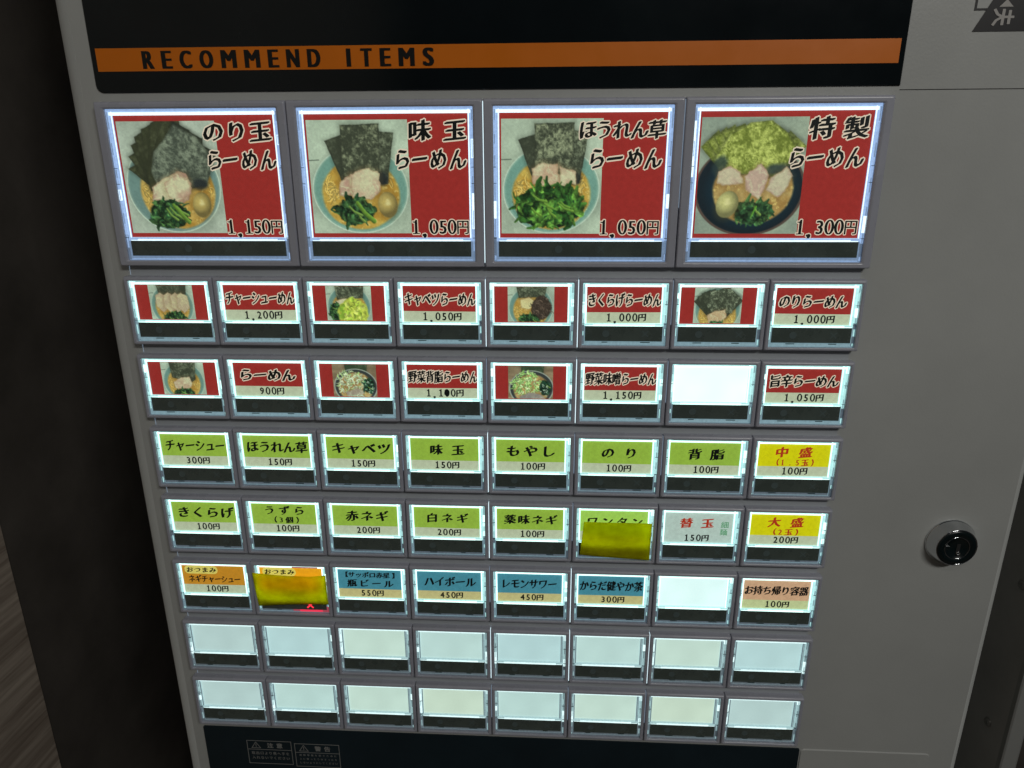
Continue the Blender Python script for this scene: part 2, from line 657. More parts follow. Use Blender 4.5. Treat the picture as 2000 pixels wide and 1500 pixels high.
    def greens(self, cx, cy, rx, ry, n=60, big=1.0, dark=(30, 64, 38), lite=(72, 112, 56), stem=(112, 144, 60), stems=4, tone=1.0):
        self.put(self.soft(self.ell(cx, cy, rx * .95, ry * .95, wob=.5, k=9), 2), (18, 44, 26))
        for i in range(n):
            t = self.rng.uniform(0, 6.28)
            q = math.sqrt(self.rng.random())
            x, y = cx + rx * q * math.cos(t), cy + ry * q * math.sin(t)
            a_ = self.rng.uniform(0, 6.28)
            L = self.rng.uniform(.015, .075) * big
            bend = self.rng.uniform(-.7, .7)
            f = self.rng.random() ** 1.5
            col = tuple((d * (1 - f) + l * f) * tone for d, l in zip(dark, lite))
            pts = [(x, y), (x + L * .5 * math.cos(a_), y + L * .5 * math.sin(a_)),
                   (x + L * .5 * math.cos(a_) + L * .5 * math.cos(a_ + bend), y + L * .5 * math.sin(a_) + L * .5 * math.sin(a_ + bend))]
            w = self.rng.uniform(.006, .026) * big
            self.stroke(pts, w, w * .45, col)
        mk = self.soft(self.ell(cx, cy, rx * 1.15, ry * 1.15), 3)
        mk = mk * ((self.img[..., 1] > self.img[..., 0] * 1.12) & (self.img[..., 1] > self.img[..., 2] * 1.2))
        g_ = np.clip((self.n(22, 300, oct_=3, rough=.7) - .5) * 1.8, -.6, .5)
        self.img *= (1 + g_ * mk)[..., None]
        for i in range(stems):
            x, y = cx + self.rng.uniform(-.5, .5) * rx, cy + self.rng.uniform(-.6, .2) * ry
            a_ = self.rng.uniform(.5, 1.3)
            L = self.rng.uniform(.09, .17)
            self.stroke([(x, y), (x + L * .5 * math.cos(a_), y + L * .5 * math.sin(a_)), (x + L * math.cos(a_ - .2), y + L * math.sin(a_ - .2))],
                        .008, .013, stem)

    def egg(self, cx, cy, rx, ry, rot=0.0, col=(188, 160, 86), pale=False):
        sd = self.ell(cx, cy, rx, ry, rot)
        self.put(self.soft(sd - .012, 9), (110, 76, 30), .5)
        m = self.soft(sd)
        g = np.clip(1.05 - ((self.X - cx + rx * .2) ** 2 + (self.Y - cy + ry * .2) ** 2) / (rx * ry * 2.4), .62, 1.06)
        self.put(m, np.array(col) * g[..., None])
        for hx, hy in ((.0, -.32), (.12, -.1), (-.1, -.08)):
            self.put(self.soft(self.ell(cx + hx * rx, cy + hy * ry, rx * .12, ry * .08), 4), (236, 222, 160), .8)

    def shreds(self, cx, cy, rx, ry, n, cols, w=.007, L=.06):
        for i in range(n):
            t = self.rng.uniform(0, 6.28)
            q = math.sqrt(self.rng.random())
            x, y = cx + rx * q * math.cos(t), cy + ry * q * math.sin(t)
            a_ = self.rng.uniform(0, 6.28)
            l = L * self.rng.uniform(.4, 1)
            k = self.rng.uniform(.8, 1.12)
            col = tuple(v * k for v in self.rng.choice(cols))
            self.stroke([(x, y), (x + l * .5 * math.cos(a_), y + l * .5 * math.sin(a_)), (x + l * math.cos(a_ + .5), y + l * math.sin(a_ + .5))],
                        w * self.rng.uniform(.6, 1.3), w * .5, col)

    def obj(self, name, parent, x, v, w_mm, h_mm, y):
        img = self.img * (0.94 + 0.12 * self.n(60, 999, oct_=2))[..., None]
        gy = img.mean(-1, keepdims=True)
        img = (img * .84 + gy * .16) * np.array((.95, .985, .93))
        s = np.clip(img / 255, 0, 1)
        lin = np.where(s <= .04045, s / 12.92, ((s + .055) / 1.055) ** 2.4)
        ny, nx = self.X.shape
        V = np.stack([(x + self.X * w_mm) * MM, np.full_like(self.X, y * MM), -(v + self.Y / self.h * h_mm) * MM], -1).reshape(-1, 3)
        i = np.arange(ny * nx).reshape(ny, nx)
        F = np.stack([i[:-1, :-1], i[1:, :-1], i[1:, 1:], i[:-1, 1:]], -1).reshape(-1, 4)
        me = bpy.data.meshes.new(name)
        me.from_pydata(V.tolist(), [], F.tolist())
        at = me.color_attributes.new('ink', 'FLOAT_COLOR', 'POINT')
        at.data.foreach_set('color', np.concatenate([lin.reshape(-1, 3), np.ones((ny * nx, 1))], 1).ravel())
        me.materials.append(M_photo)
        me.update()
        return link(name, me, parent)


def sheet(px, py, w, h, ang):
    """nori sheet standing on pivot (px, py), leaning by ang degrees"""
    t = math.radians(ang)
    ux, uy = math.cos(t), math.sin(t)
    vx, vy = math.sin(t), -math.cos(t)
    return [(px - ux * w / 2, py - uy * w / 2), (px + ux * w / 2, py + uy * w / 2),
            (px + ux * w / 2 + vx * h, py + uy * w / 2 + vy * h), (px - ux * w / 2 + vx * h, py - uy * w / 2 + vy * h)]


def photo_nori_egg(cv):
    cv.marble((168, 178, 166))
    cv.bowl(.5, .62, .485, .455, rim=(130, 158, 152), inner=(104, 136, 134))
    cv.soup(.535, .67, .385, .365)
    cv.noodles(.22, .72, .06, 26)
    cv.noodles(.86, .62, .03, 8)
    for i, (cx, cy) in enumerate(((.055, .445), (.075, .33), (.115, .225), (.165, .145), (.25, .075), (.35, .015), (.47, .01))):
        cv.nori([(cx, cy), (cx + .16, cy - .075), (.72, .40), (.55, .66), (.33 - i * .012, .66), (.24, .60 - i * .02)], i, .28 + .05 * (i % 3), dark=(54, 58, 38), pale=(118, 122, 88))
    for i, (cx, cy) in enumerate(((.985, .30), (.86, .165), (.74, .085))):
        cv.nori([(cx, cy), (cx - .17, cy - .09), (.45, .40), (.60, .66), (.84, .60)], 10 + i, .6, dark=(46, 52, 42), pale=(140, 150, 124))
    cv.nori([(.34, .29), (.47, .16), (.58, .03), (.80, .15), (.95, .36), (.84, .62), (.33, .62), (.29, .48)], 9, .95, dark=(66, 74, 64), pale=(134, 143, 124))
    cv.put(cv.soft(cv.ell(.78, .60, .075, .055, wob=.5), 4), (34, 40, 44), .85)
    cv.meat([(.28, .62), (.40, .55), (.55, .48), (.64, .50), (.69, .62), (.64, .76), (.48, .80), (.26, .76)], 1)
    cv.meat([(.40, .58), (.56, .50), (.66, .55), (.66, .70), (.52, .78), (.42, .72)], 2, pink=(190, 150, 128))
    cv.greens(.41, .89, .21, .14, 90, stems=3)
    cv.stroke([(.47, .80), (.54, .89), (.61, .97)], .016, .022, (96, 134, 44))
    cv.egg(.77, .80, .095, .125, .1)


def photo_three_nori_egg(cv, egg=True, spin=False):
    cv.marble((172, 186, 168))
    cv.stroke([(0, .375), (.10, .37)], .003, .003, (40, 50, 44))
    cv.bowl(.5, .66, .485, .42, rim=(140, 176, 162), inner=(106, 152, 142))
    cv.soup(.5, .70, .39, .34, c1=(184, 132, 40), c2=(206, 168, 70))
    cv.noodles(.20, .68, .06, 34)
    cv.noodles(.86, .56, .05, 20)
    cv.nori([(.17, .19), (.36, .13), (.40, .62), (.33, .60)], 1, .35)
    cv.nori([(.86, .12), (.66, .10), (.56, .60), (.78, .60)], 2, .9)
    cv.nori([(.33, .045), (.72, .035), (.70, .56), (.34, .58)], 3, 1.0, pale=(158, 164, 130))
    cv.put(cv.soft(cv.ell(.73, .55, .06, .06, wob=.6), 4), (30, 36, 38), .85)
    if spin:
        cv.meat([(.31, .46), (.40, .40), (.56, .42), (.60, .60), (.46, .64), (.32, .60)], 4, pink=(196, 158, 130))
        cv.meat([(.58, .44), (.74, .48), (.74, .60), (.58, .62)], 5, pink=(190, 150, 126))
        cv.greens(.48, .82, .36, .20, 150, big=1.45, dark=(26, 66, 24), lite=(92, 138, 46), stems=7, stem=(104, 146, 48), tone=1.05)
    else:
        cv.meat([(.30, .56), (.42, .50), (.45, .72), (.28, .70)], 4, pink=(186, 140, 124))
        cv.meat([(.40, .50), (.60, .44), (.70, .50), (.70, .66), (.60, .76), (.42, .72)], 5, pink=(194, 158, 134))
        cv.greens(.44, .86, .20, .14, 95, stems=2)
        cv.stroke([(.46, .78), (.53, .88), (.62, .96)], .018, .024, (98, 138, 42))
    if egg:
        cv.egg(.77, .80, .098, .125, -.1)


def photo_special(cv):
    g = (cv.n(3, 2))[..., None]
    cv.img[:] = np.array((112, 124, 120)) * (1 - g) + np.array((172, 184, 160)) * g
    cv.put(cv.soft(cv.ell(.5, .66, .53, .44)), (84, 66, 60))
    cv.put(cv.soft(cv.ell(.5, .655, .505, .425)), (14, 30, 40))
    cv.put(cv.soft(cv.ell(.52, .66, .42, .35), 12), (12, 42, 58))
    cv.soup(.535, .66, .385, .325, c1=(164, 120, 58), c2=(190, 156, 92))
    yl = dict(dark=(104, 116, 34), pale=(196, 204, 100))
    for i, (ang, px) in enumerate(((-44, .38), (-36, .40), (-28, .42), (-20, .45), (40, .66), (32, .63), (24, .60), (14, .56))):
        cv.nori(sheet(px, .50, .22, .43 if i < 4 else .40, ang), i, .9, **yl)
    cv.nori([(.27, .15), (.46, .05), (.66, .03), (.82, .15), (.93, .30), (.80, .50), (.50, .52), (.20, .50), (.14, .38)], 9, 1.2, **yl)
    cv.put(cv.soft(cv.ell(.20, .44, .06, .09, .5, wob=.6), 4), (40, 58, 60), .8)
    cv.put(cv.soft(cv.ell(.75, .47, .11, .05, -.2, wob=.6), 4), (40, 56, 62), .85)
    cv.meat([(.20, .50), (.30, .44), (.40, .50), (.44, .60), (.30, .62), (.18, .60)], 1, pink=(186, 152, 136), fat=(196, 180, 152))
    cv.meat([(.44, .54), (.60, .42), (.67, .52), (.65, .66), (.60, .76), (.47, .66)], 2, pink=(190, 156, 142), fat=(202, 190, 160))
    cv.meat([(.70, .54), (.84, .45), (.90, .54), (.87, .64), (.78, .74), (.66, .66)], 3, pink=(184, 154, 140), fat=(194, 182, 154))
    cv.greens(.56, .88, .18, .12, 80, stems=1)
    cv.stroke([(.58, .82), (.54, .92)], .010, .006, (86, 150, 40))
    cv.egg(.30, .80, .105, .13, .35, col=(192, 184, 116))


def photo_small(cv, kind):
    if kind in ('white_veg', 'cabbage_miso'):
        g = cv.n(3, 2, sy=4)[..., None]
        cv.img[:] = np.array((104, 84, 62)) * (1 - g) + np.array((170, 146, 116)) * g
        cv.nori([(.28, -.05), (.80, -.05), (.78, .24), (.30, .24)], 1, .45, dark=(50, 66, 46), pale=(112, 128, 96))
        cv.put(cv.soft(cv.ell(.52, .52, .50, .42)), (158, 166, 158))
        cv.put(cv.soft(cv.ell(.52, .52, .475, .40)), (52, 58, 60))
        cv.soup(.52, .54, .40, .35, c1=(158, 118, 70), c2=(196, 160, 104))
        if kind == 'white_veg':
            cv.shreds(.44, .44, .34, .28, 150, [(188, 204, 164), (204, 214, 186), (158, 190, 116), (176, 192, 150)], .016, .09)
            cv.meat([(.28, .66), (.56, .56), (.70, .64), (.62, .80), (.34, .84)], 4, pink=(158, 138, 124), fat=(182, 172, 152))
            cv.shreds(.58, .80, .22, .06, 40, [(200, 210, 180), (176, 190, 150)], .014, .08)
        else:
            cv.shreds(.42, .42, .34, .26, 150, [(150, 196, 104), (178, 214, 134), (196, 220, 160), (132, 180, 92)], .018, .09)
            cv.meat([(.24, .72), (.46, .62), (.70, .64), (.84, .76), (.60, .90), (.34, .88)], 4, pink=(134, 124, 122), fat=(160, 150, 140))
        cv.greens(.82, .50, .13, .18, 46, dark=(16, 46, 36), lite=(60, 110, 80), stems=1)
        cv.shreds(.82, .55, .12, .15, 14, [(196, 214, 196)], .008, .04)
        return
    cv.marble((172, 188, 172))
    cv.stroke([(0, .18), (.10, .17)], .004, .004, (60, 72, 64))
    cv.bowl(.5, .46, .48, .47, rim=(134, 168, 158), inner=(100, 140, 134))
    cv.soup(.5, .50, .38, .38)
    if kind == 'chashu':
        cv.nori([(.18, -.02), (.86, -.02), (.84, .20), (.24, .24)], 1, .5)
        for i, x in enumerate((.10, .28, .44, .58)):
            cv.meat([(x + .04, .24), (x + .16, .16), (x + .28, .24), (x + .32, .50), (x + .18, .62), (x + .04, .48)], 3 + i, pink=(182, 158, 130), fat=(196, 184, 142))
        cv.greens(.52, .74, .26, .15, 80, stems=3)
    elif kind == 'cabbage':
        cv.nori([(.20, -.02), (.84, -.02), (.82, .26), (.24, .30)], 1, 1.0)
        cv.meat([(.18, .34), (.44, .26), (.50, .40), (.20, .46)], 2)
        cv.greens(.20, .56, .15, .20, 60, stems=1)
        cv.put(cv.soft(cv.ell(.58, .62, .33, .36, wob=.3), 2), (186, 196, 64))
        cv.shreds(.58, .60, .27, .30, 60, [(196, 206, 70), (182, 200, 62), (206, 214, 96), (164, 192, 56)], .040, .07)
        mk = cv.soft(cv.ell(.58, .62, .33, .36, wob=.3), 2)
        cv.put(mk * np.clip((cv.n(6, 400) - .55) * 6, 0, 1), (120, 170, 40), .7)
        cv.put(mk * np.clip(.05 - np.abs(cv.n(9, 401) - .5), 0, 1) * 16, (148, 160, 44), .7)
    elif kind == 'kikurage':
        cv.nori([(.18, -.02), (.84, -.02), (.80, .22), (.24, .24)], 1, .8)
        cv.noodles(.20, .56, .07, 30)
        cv.meat([(.26, .28), (.46, .22), (.58, .30), (.48, .48), (.30, .46)], 2, pink=(206, 184, 128), fat=(212, 198, 140))
        cv.put(cv.soft(cv.ell(.72, .46, .21, .26, wob=.3), 2), (56, 44, 36))
        cv.shreds(.72, .46, .20, .25, 110, [(84, 66, 56), (62, 50, 44), (108, 88, 76)], .009, .11)
        cv.greens(.46, .74, .25, .17, 80, stems=3)
    elif kind == 'nori':
        cv.soup(.5, .60, .40, .34)
        cv.noodles(.22, .70, .08, 40)
        cv.noodles(.80, .70, .06, 20)
        for i, ang in enumerate((-44, -32, -20, 42, 30)):
            cv.nori(sheet(.46 if ang < 0 else .56, .56, .30, .52, ang), i, .3)
        cv.nori([(.32, .08), (.70, -.02), (.96, .20), (.80, .54), (.40, .54), (.28, .40)], 9, 1.15, pale=(160, 170, 142))
        cv.meat([(.28, .60), (.44, .50), (.66, .46), (.70, .62), (.60, .74), (.32, .76)], 4, pink=(192, 158, 120))
        cv.greens(.48, .84, .22, .12, 70, stems=4, tone=1.15)
    elif kind == 'plain':
        cv.noodles(.20, .60, .07, 34)
        cv.noodles(.84, .56, .06, 24)
        cv.nori([(.20, -.02), (.82, -.02), (.78, .40), (.70, .46), (.24, .36)], 1, .85)
        cv.meat([(.26, .46), (.44, .36), (.64, .34), (.70, .50), (.60, .64), (.28, .62)], 4, pink=(192, 160, 132))
        cv.greens(.48, .76, .25, .15, 80, stems=3)


# ------------------------------------------------------------------ the machine
CASE_L, CASE_R, CASE_Y = -0.2395, 0.3370, 0.0032
machine = bpy.data.objects.new('ticket_vending_machine', None)
C.objects.link(machine)
machine.location = (0.0487, 0.18, -1.1)
machine['label'] = 'pale grey meal ticket vending machine with lit button rows and a black header'
machine['category'] = 'vending machine'
MO = Vector(machine.location)


def part(name, mb_or_mesh, parent=machine, loc=(0, 0, 0)):
    me = mb_or_mesh.mesh(name) if isinstance(mb_or_mesh, MB) else mb_or_mesh
    o = bpy.data.objects.new(name, me)
    C.objects.link(o)
    o.parent = parent
    o.location = Vector(loc) - (MO if parent is machine else Vector((0, 0, 0)))
    return o


def case_profile(r=0.011, n=6, inset=0.0):
    x0, x1, y0, y1 = CASE_L + inset, CASE_R - inset, CASE_Y + inset, 0.36
    pts = []
    q = 0.0045                                    # the right edge is crisper than the left
    for cx, cy, a0, rr in ((x1 - q, y1 - q, 0, q), (x0 + r, y1 - r, 90, r), (x0 + r, y0 + r, 180, r), (x1 - q, y0 + q, 270, q)):
        for i in range(n + 1):
            t = math.radians(a0 + 90 * i / n)
            pts.append((cx + rr * math.cos(t), cy + rr * math.sin(t)))
    return pts


mb = MB()
prof = case_profile()
mb.loft([[(x, y, z) for x, y in prof] for z in (-1.1, 0.55)], M_case, True, True, True)
for j in range(len(prof)):
    if j % 7 == 6:
        mb.s[j] = False
case = part('case', mb)

# black header with rounded lower left corner
mb = MB()
L0 = rrect(-0.2193, 0.1980, 0.2233, 0.40, 0.004, CASE_Y)
L1 = rrect(-0.2193, 0.1980, 0.2233, 0.40, 0.004, CASE_Y - 0.0006)
L2 = rrect(-0.2189, 0.1984, 0.2229, 0.3996, 0.0038, CASE_Y - 0.0010)
for L_, zc_ in ((L0, 0.1980), (L1, 0.1980), (L2, 0.1984)):     # the lower right corner is square
    for i_ in range(15, 20):
        L_[i_] = (0.2233 if zc_ == 0.1980 else 0.2229, L_[i_][1], zc_ + (i_ - 15) * 0.0009)
mb.loft([L0, L1, L2], M_black, False, False, True)
header = part('header_panel', mb)
header['label'] = 'glossy black header panel'
mb = MB()
mb.box(-0.2161, CASE_Y - 0.00112, 0.2090, 0.2203, CASE_Y - 0.0008, 0.2208, M_orange)
stripe = part('orange_stripe', mb, header, -Vector((0, 0, 0)))
stripe.location = (0, 0, 0)
# header lettering
mb = MB()


def header_text(s, x0, x1, zc, h):
    # proportional letter-spaced run
    ws = {'I': .30, 'M': .92, 'O': .80, 'C': .70, 'D': .74, 'N': .74, 'R': .66, 'E': .58, 'T': .62, 'S': .60, ' ': .55}
    tr_ = .62
    tot = sum(ws[q] for q in s) + tr_ * (len(s) - 1)
    k = (x1 - x0) / tot
    x = x0
    yy = CASE_Y - 0.0013
    for q in s:
        wq = ws[q] * k
        if q != ' ':
            V, F = glyph(q, 0.0, 4)
            V = V.copy()
            mn, mxx = V[:, 0].min(), V[:, 0].max()
            y0_, y1_ = V[:, 1].min(), V[:, 1].max()
            V[:, 0] = (V[:, 0] - mn) / (mxx - mn) * wq * (0.42 if q == 'I' else .94)
            V[:, 1] = (V[:, 1] - y0_) / (y1_ - y0_) * h
            for dx in (-.0007, -.0003, .0001, .0004, .0007):
                mb.add([(x + vx + dx, yy, zc - h / 2 + vz) for vx, vz in V], F, M_hletter)
                yy -= 0.000003
        x += wq + tr_ * k


header_text('RECOMMEND ITEMS', -0.1892, -0.0268, 0.2147, 0.0090)
hl = part('header_lettering', mb, header)
hl.location = (0, 0, 0)

# seam between upper and lower front at right
mb = MB()
mb.box(0.2236, CASE_Y - 0.00012, 0.1958, CASE_R - 0.0046, CASE_Y + 0.001, 0.1962, M_seam)
part('panel_seam', mb)

# sticker top right: outline box, black tab, arrow, sideways character
mb = MB()
ys = CASE_Y - 0.0002
for (x0, z0, x1, z1) in ((.2550, .2335, .2562, .2600), (.2562, .2335, .2645, .2345), (.2562, .2395, .32, .2420)):
    mb.box(x0, ys, z0, x1, CASE_Y, z1, M_stick)
pg = [(.2558, .2236), (.3200, .2236), (.3200, .2392), (.2640, .2392)]
mb.poly([(x, ys - .00012, z) for x, z in pg], M_stick)
tri = [(.2672, .2350), (.2742, .2350), (.2706, .2385)]
mb.poly([(x, ys - .00022, z) for x, z in tri], M_white_print)
V, F = glyph('夫', 0.012)
for kk, (dx, dy) in enumerate(((-.018, 0), (.018, 0), (0, .018), (0, -.018))):
    vs = []
    for gx, gy in V:
        x_, z_ = gx - .5 + dx, gy - .36 + dy
        X_, Z_ = z_, -x_          # turned a quarter clockwise: the top points right
        vs.append((.2698 + X_ * .0112, ys - .00030 - kk * .00002, .2302 + Z_ * .0082))
    mb.add(vs, F, M_white_print)
st = part('sticker', mb)
st['label'] = 'black printed tab with a white arrow and sideways character'

# lower dark panel and warnings
mb = MB()
L0 = rrect(-0.2202, -0.60, 0.2236, -0.2462, 0.001, CASE_Y)
L1 = rrect(-0.2202, -0.60, 0.2236, -0.2462, 0.001, CASE_Y - 0.0010)
mb.loft([L0, L1], M_lowblack, False, False, True)
lowp = part('lower_panel', mb)
lowp['label'] = 'dark blue-black panel under the buttons'


def frame2d(mb, x0, z0, x1, z1, t, y, m):
    mb.box(x0, y, z0, x1, y + .0001, z0 + t, m)
    mb.box(x0, y, z1 - t, x1, y + .0001, z1, m)
    mb.box(x0, y, z0 + t, x0 + t, y + .0001, z1 - t, m)
    mb.box(x1 - t, y, z0 + t, x1, y + .0001, z1 - t, m)


def warning(x0, ztop, w, head, lines):
    mb = MB()
    y = CASE_Y - 0.00115
    h = 0.0220
    frame2d(mb, x0, ztop - h, x0 + w, ztop, .00042, y, M_grey_print)
    mb.box(x0 + .00042, y, ztop - .0086, x0 + w - .00042, y + .0001, ztop - .0082, M_grey_print)
    cx, zc = x0 + .0070, ztop - .0046
    tri = [(-.0038, -.0026), (.0038, -.0026), (0, .0036)]
    inn = [(-.0029, -.0021), (.0029, -.0021), (0, .0027)]
    for i in range(3):
        j = (i + 1) % 3
        mb.poly([(cx + tri[i][0], y, zc + tri[i][1]), (cx + tri[j][0], y, zc + tri[j][1]),
                 (cx + inn[j][0], y, zc + inn[j][1]), (cx + inn[i][0], y, zc + inn[i][1])], M_grey_print)
    mb.box(cx - .00022, y, zc - .0008, cx + .00022, y + .0001, zc + .0016, M_grey_print)
    mb.box(cx - .00022, y, zc - .0016, cx + .00022, y + .0001, zc - .0011, M_grey_print)
    n0 = len(mb.v)
    for i, ch in enumerate(head):
        put_glyph(mb, ch, (x0 + .0180 + i * .0072) / MM, -(ztop - .0044) / MM, 4.9, 4.9, M_grey_print, y / MM, 'bold')
    hh = 3.1 if len(lines) == 2 else 2.1
    for k, ln in enumerate(lines):
        zc = ztop - (.0118 if len(lines) == 2 else .0108) - k * (.0044 if len(lines) == 2 else .0036)
        n = len(ln)
        for i, ch in enumerate(ln):
            put_glyph(mb, ch, (x0 + .0026) / MM + (i + .5) * (w / MM - 4.6) / max(n, 9), -zc / MM, hh * .92, hh, M_grey_print, y / MM, 'plain')
    o = part('warning_print', mb, lowp)
    o.location = (0, 0, 0)
    return o


warning(-0.1880, -0.2578, 0.0345, '注意', ['取出口より奥へ手を', '入れないでください'])['label'] = 'caution box with triangle'
warning(-0.1512, -0.2592, 0.0345, '警告', ['故障事故を防ぐために', '上に乗ったりゆすったり', 'しないようにしてください'])['label'] = 'warning box with triangle'

# faint raised field at lower right of the case
mb = MB()
L0 = rrect(0.2245, -0.60, 0.3160, -0.2468, 0.003, CASE_Y)
L1 = rrect(0.2250, -0.60, 0.3155, -0.2473, 0.003, CASE_Y - 0.0007)
mb.loft([L0, L1], M_case, False, False, True)
part('raised_field', mb)

# lock
mb = MB()
lx, lz = 0.2985, -0.0745


def circ(r, y, n=40, cx=0.0, cz=0.0):
    return [(cx + r * math.cos(2 * math.pi * i / n), y, cz + r * math.sin(2 * math.pi * i / n)) for i in range(n)]


mb.loft([circ(.0156, 0, 64), circ(.0156, -.0010, 64), circ(.0152, -.0014, 64)], M_chrome, True)
mb.loft([circ(.0152, -.0014, 64), circ(.0128, -.0078, 64)], M_chrome, True)
mb.loft([circ(.0128, -.0078, 64), circ(.0127, -.0084, 64), circ(.0123, -.0088, 64), circ(.0119, -.0084, 64)], M_chrome, True)
lock = part('cam_lock', mb, machine, (lx, CASE_Y, lz))
lock['label'] = 'chrome ringed key lock with black face'
mb = MB()
mb.loft([circ(.0120, -.0083), circ(.0116, -.0090), circ(.0078, -.0090), circ(.0076, -.0086), circ(.0001, -.0086)], M_lockface, True, False, True)
part('lock_face', mb, lock)
mb = MB()
mb.loft([circ(.0078, -.00902), circ(.0076, -.0092), circ(.0074, -.00902)], M_chrome, True)
mb.box(-.0004, -.0089, -.0030, .0018, -.0086, .0030, M_seam)
mb.loft([circ(.0014, -.0086, 16, .0012, -.0036), circ(.0013, -.0094, 16, .0012, -.0036), circ(.0008, -.0094, 16, .0012, -.0036), circ(.0007, -.0086, 16, .0012, -.0036)], M_chrome, True)
part('keyhole', mb, lock)

# button board: the flat strip seen between the rows
ROWS = [0.19307, 0.0950] + [0.0950 - 0.048756 * i for i in range(1, 7)]
COL0, PITCH = -0.220, 0.055
mb = MB()
mb.box(-0.2172, CASE_Y - 0.0009, -0.2420, 0.2172, CASE_Y, 0.1925, M_shelf)
board = part('button_board', mb)
for i in range(7):
    zt = ROWS[i] - (0.0917 if i == 0 else 0.0422)
    mb = MB()
    zb = ROWS[i + 1]
    mb.box(-0.21745, CASE_Y - .00105, zb + .0004, -0.21722, CASE_Y, zt - .0002, M_slit2)
    s_ = part('light_slit', mb)

# ---- button parts
BF = 2.8  # how far the bezel stands forward of y=0, mm


def bezel_mesh(W, H, hole, name):
    x0, v0, x1, v1 = 0.22, 0, W - 0.22, H
    r = 1.7
    loops = []

    def L(x0, v0, x1, v1, rr, y):
        return [(q[0] * MM, q[1] * MM, q[2] * MM) for q in rrect(x0, -v1, x1, -v0, rr, y, 3)]
    loops.append(L(x0, v0, x1, v1, .6, 3.0))
    loops.append(L(x0, v0, x1, v1, .6, -(BF - r)))
    for i in range(1, 6):
        t = math.radians(90 * i / 5)
        d = r * (1 - math.cos(t))
        dv = d * 1.0
        loops.append(L(x0 + d * .55, v0 + dv, x1 - d * .55, v1 - dv * .45, .6 + .3 * d, -(BF - r) - r * math.sin(t)))
    hx0, hv0, hx1, hv1 = hole
    loops.append(L(x0 + r * .55 + .06, v0 + r + .06, x1 - r * .55 - .06, v1 - r * .45 - .06, .6 + .3 * r, -BF))
    q = .9 if W > 100 else .42
    loops.append(L(hx0 - q * 1.5 - .06, hv0 - q - .06, hx1 + q * 1.5 + .06, hv1 + q + .06, .8, -BF))
    loops.append(L(hx0 - q * 1.5, hv0 - q, hx1 + q * 1.5, hv1 + q, .75, -BF))
    loops.append(L(hx0 - .08, hv0 - .08, hx1 + .08, hv1 + .08, .6, -BF + q * .9))
    loops.append(L(hx0, hv0, hx1, hv1, .5, -BF + q * .9 + .1))
    loops.append(L(hx0, hv0, hx1, hv1, .5, -BF + q * .9 + .2))
    loops.append(L(hx0, hv0, hx1, hv1, .5, 2.6))
    mb = MB()
    mb.loft(loops, M_bezel, True)
    return mb.mesh(name)


SMALL = dict(W=55.0, H=42.2, hole=(2.6, 2.5, 52.4, 40.2), card=(5.0, 5.0, 48.9, 27.0), ledge=(27.05, 28.5), win=(4.5, 28.5, 50.4, 37.6))
BIG = dict(W=110.0, H=91.7, hole=(5.6, 3.9, 104.4, 88.4), card=(8.9, 7.2, 101.4, 74.9), ledge=(75.0, 76.9), win=(8.2, 76.9, 102.0, 85.7))
bez_small = bezel_mesh(SMALL['W'], SMALL['H'], SMALL['hole'], 'button')
bez_big = bezel_mesh(BIG['W'], BIG['H'], BIG['hole'], 'large_button')


def rimmats(key, W_, C_, B_, G_):  # light-guide glow put into the rim colours as emission, white down to grey
    return [mat('rim_%s_%s' % (key, n), (0.25, 0.28, 0.3), 0.25, emit=v, est=1.0, noise=0.12, nscale=700) for n, v in
            (('white', W_), ('cyan', C_), ('blue', B_), ('grey', G_))]


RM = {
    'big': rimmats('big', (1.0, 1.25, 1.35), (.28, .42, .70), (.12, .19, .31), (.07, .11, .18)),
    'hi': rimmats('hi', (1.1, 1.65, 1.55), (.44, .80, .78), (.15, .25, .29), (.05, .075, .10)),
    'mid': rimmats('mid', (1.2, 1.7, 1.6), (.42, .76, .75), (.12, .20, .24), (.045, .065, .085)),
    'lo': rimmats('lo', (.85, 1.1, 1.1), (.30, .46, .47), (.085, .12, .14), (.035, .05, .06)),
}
M_tick = mat('rim_joint_dark', (0.03, 0.06, 0.06), 0.5)
M_greenmark = mat('rim_dark_green', (0.01, 0.05, 0.04), 0.4)


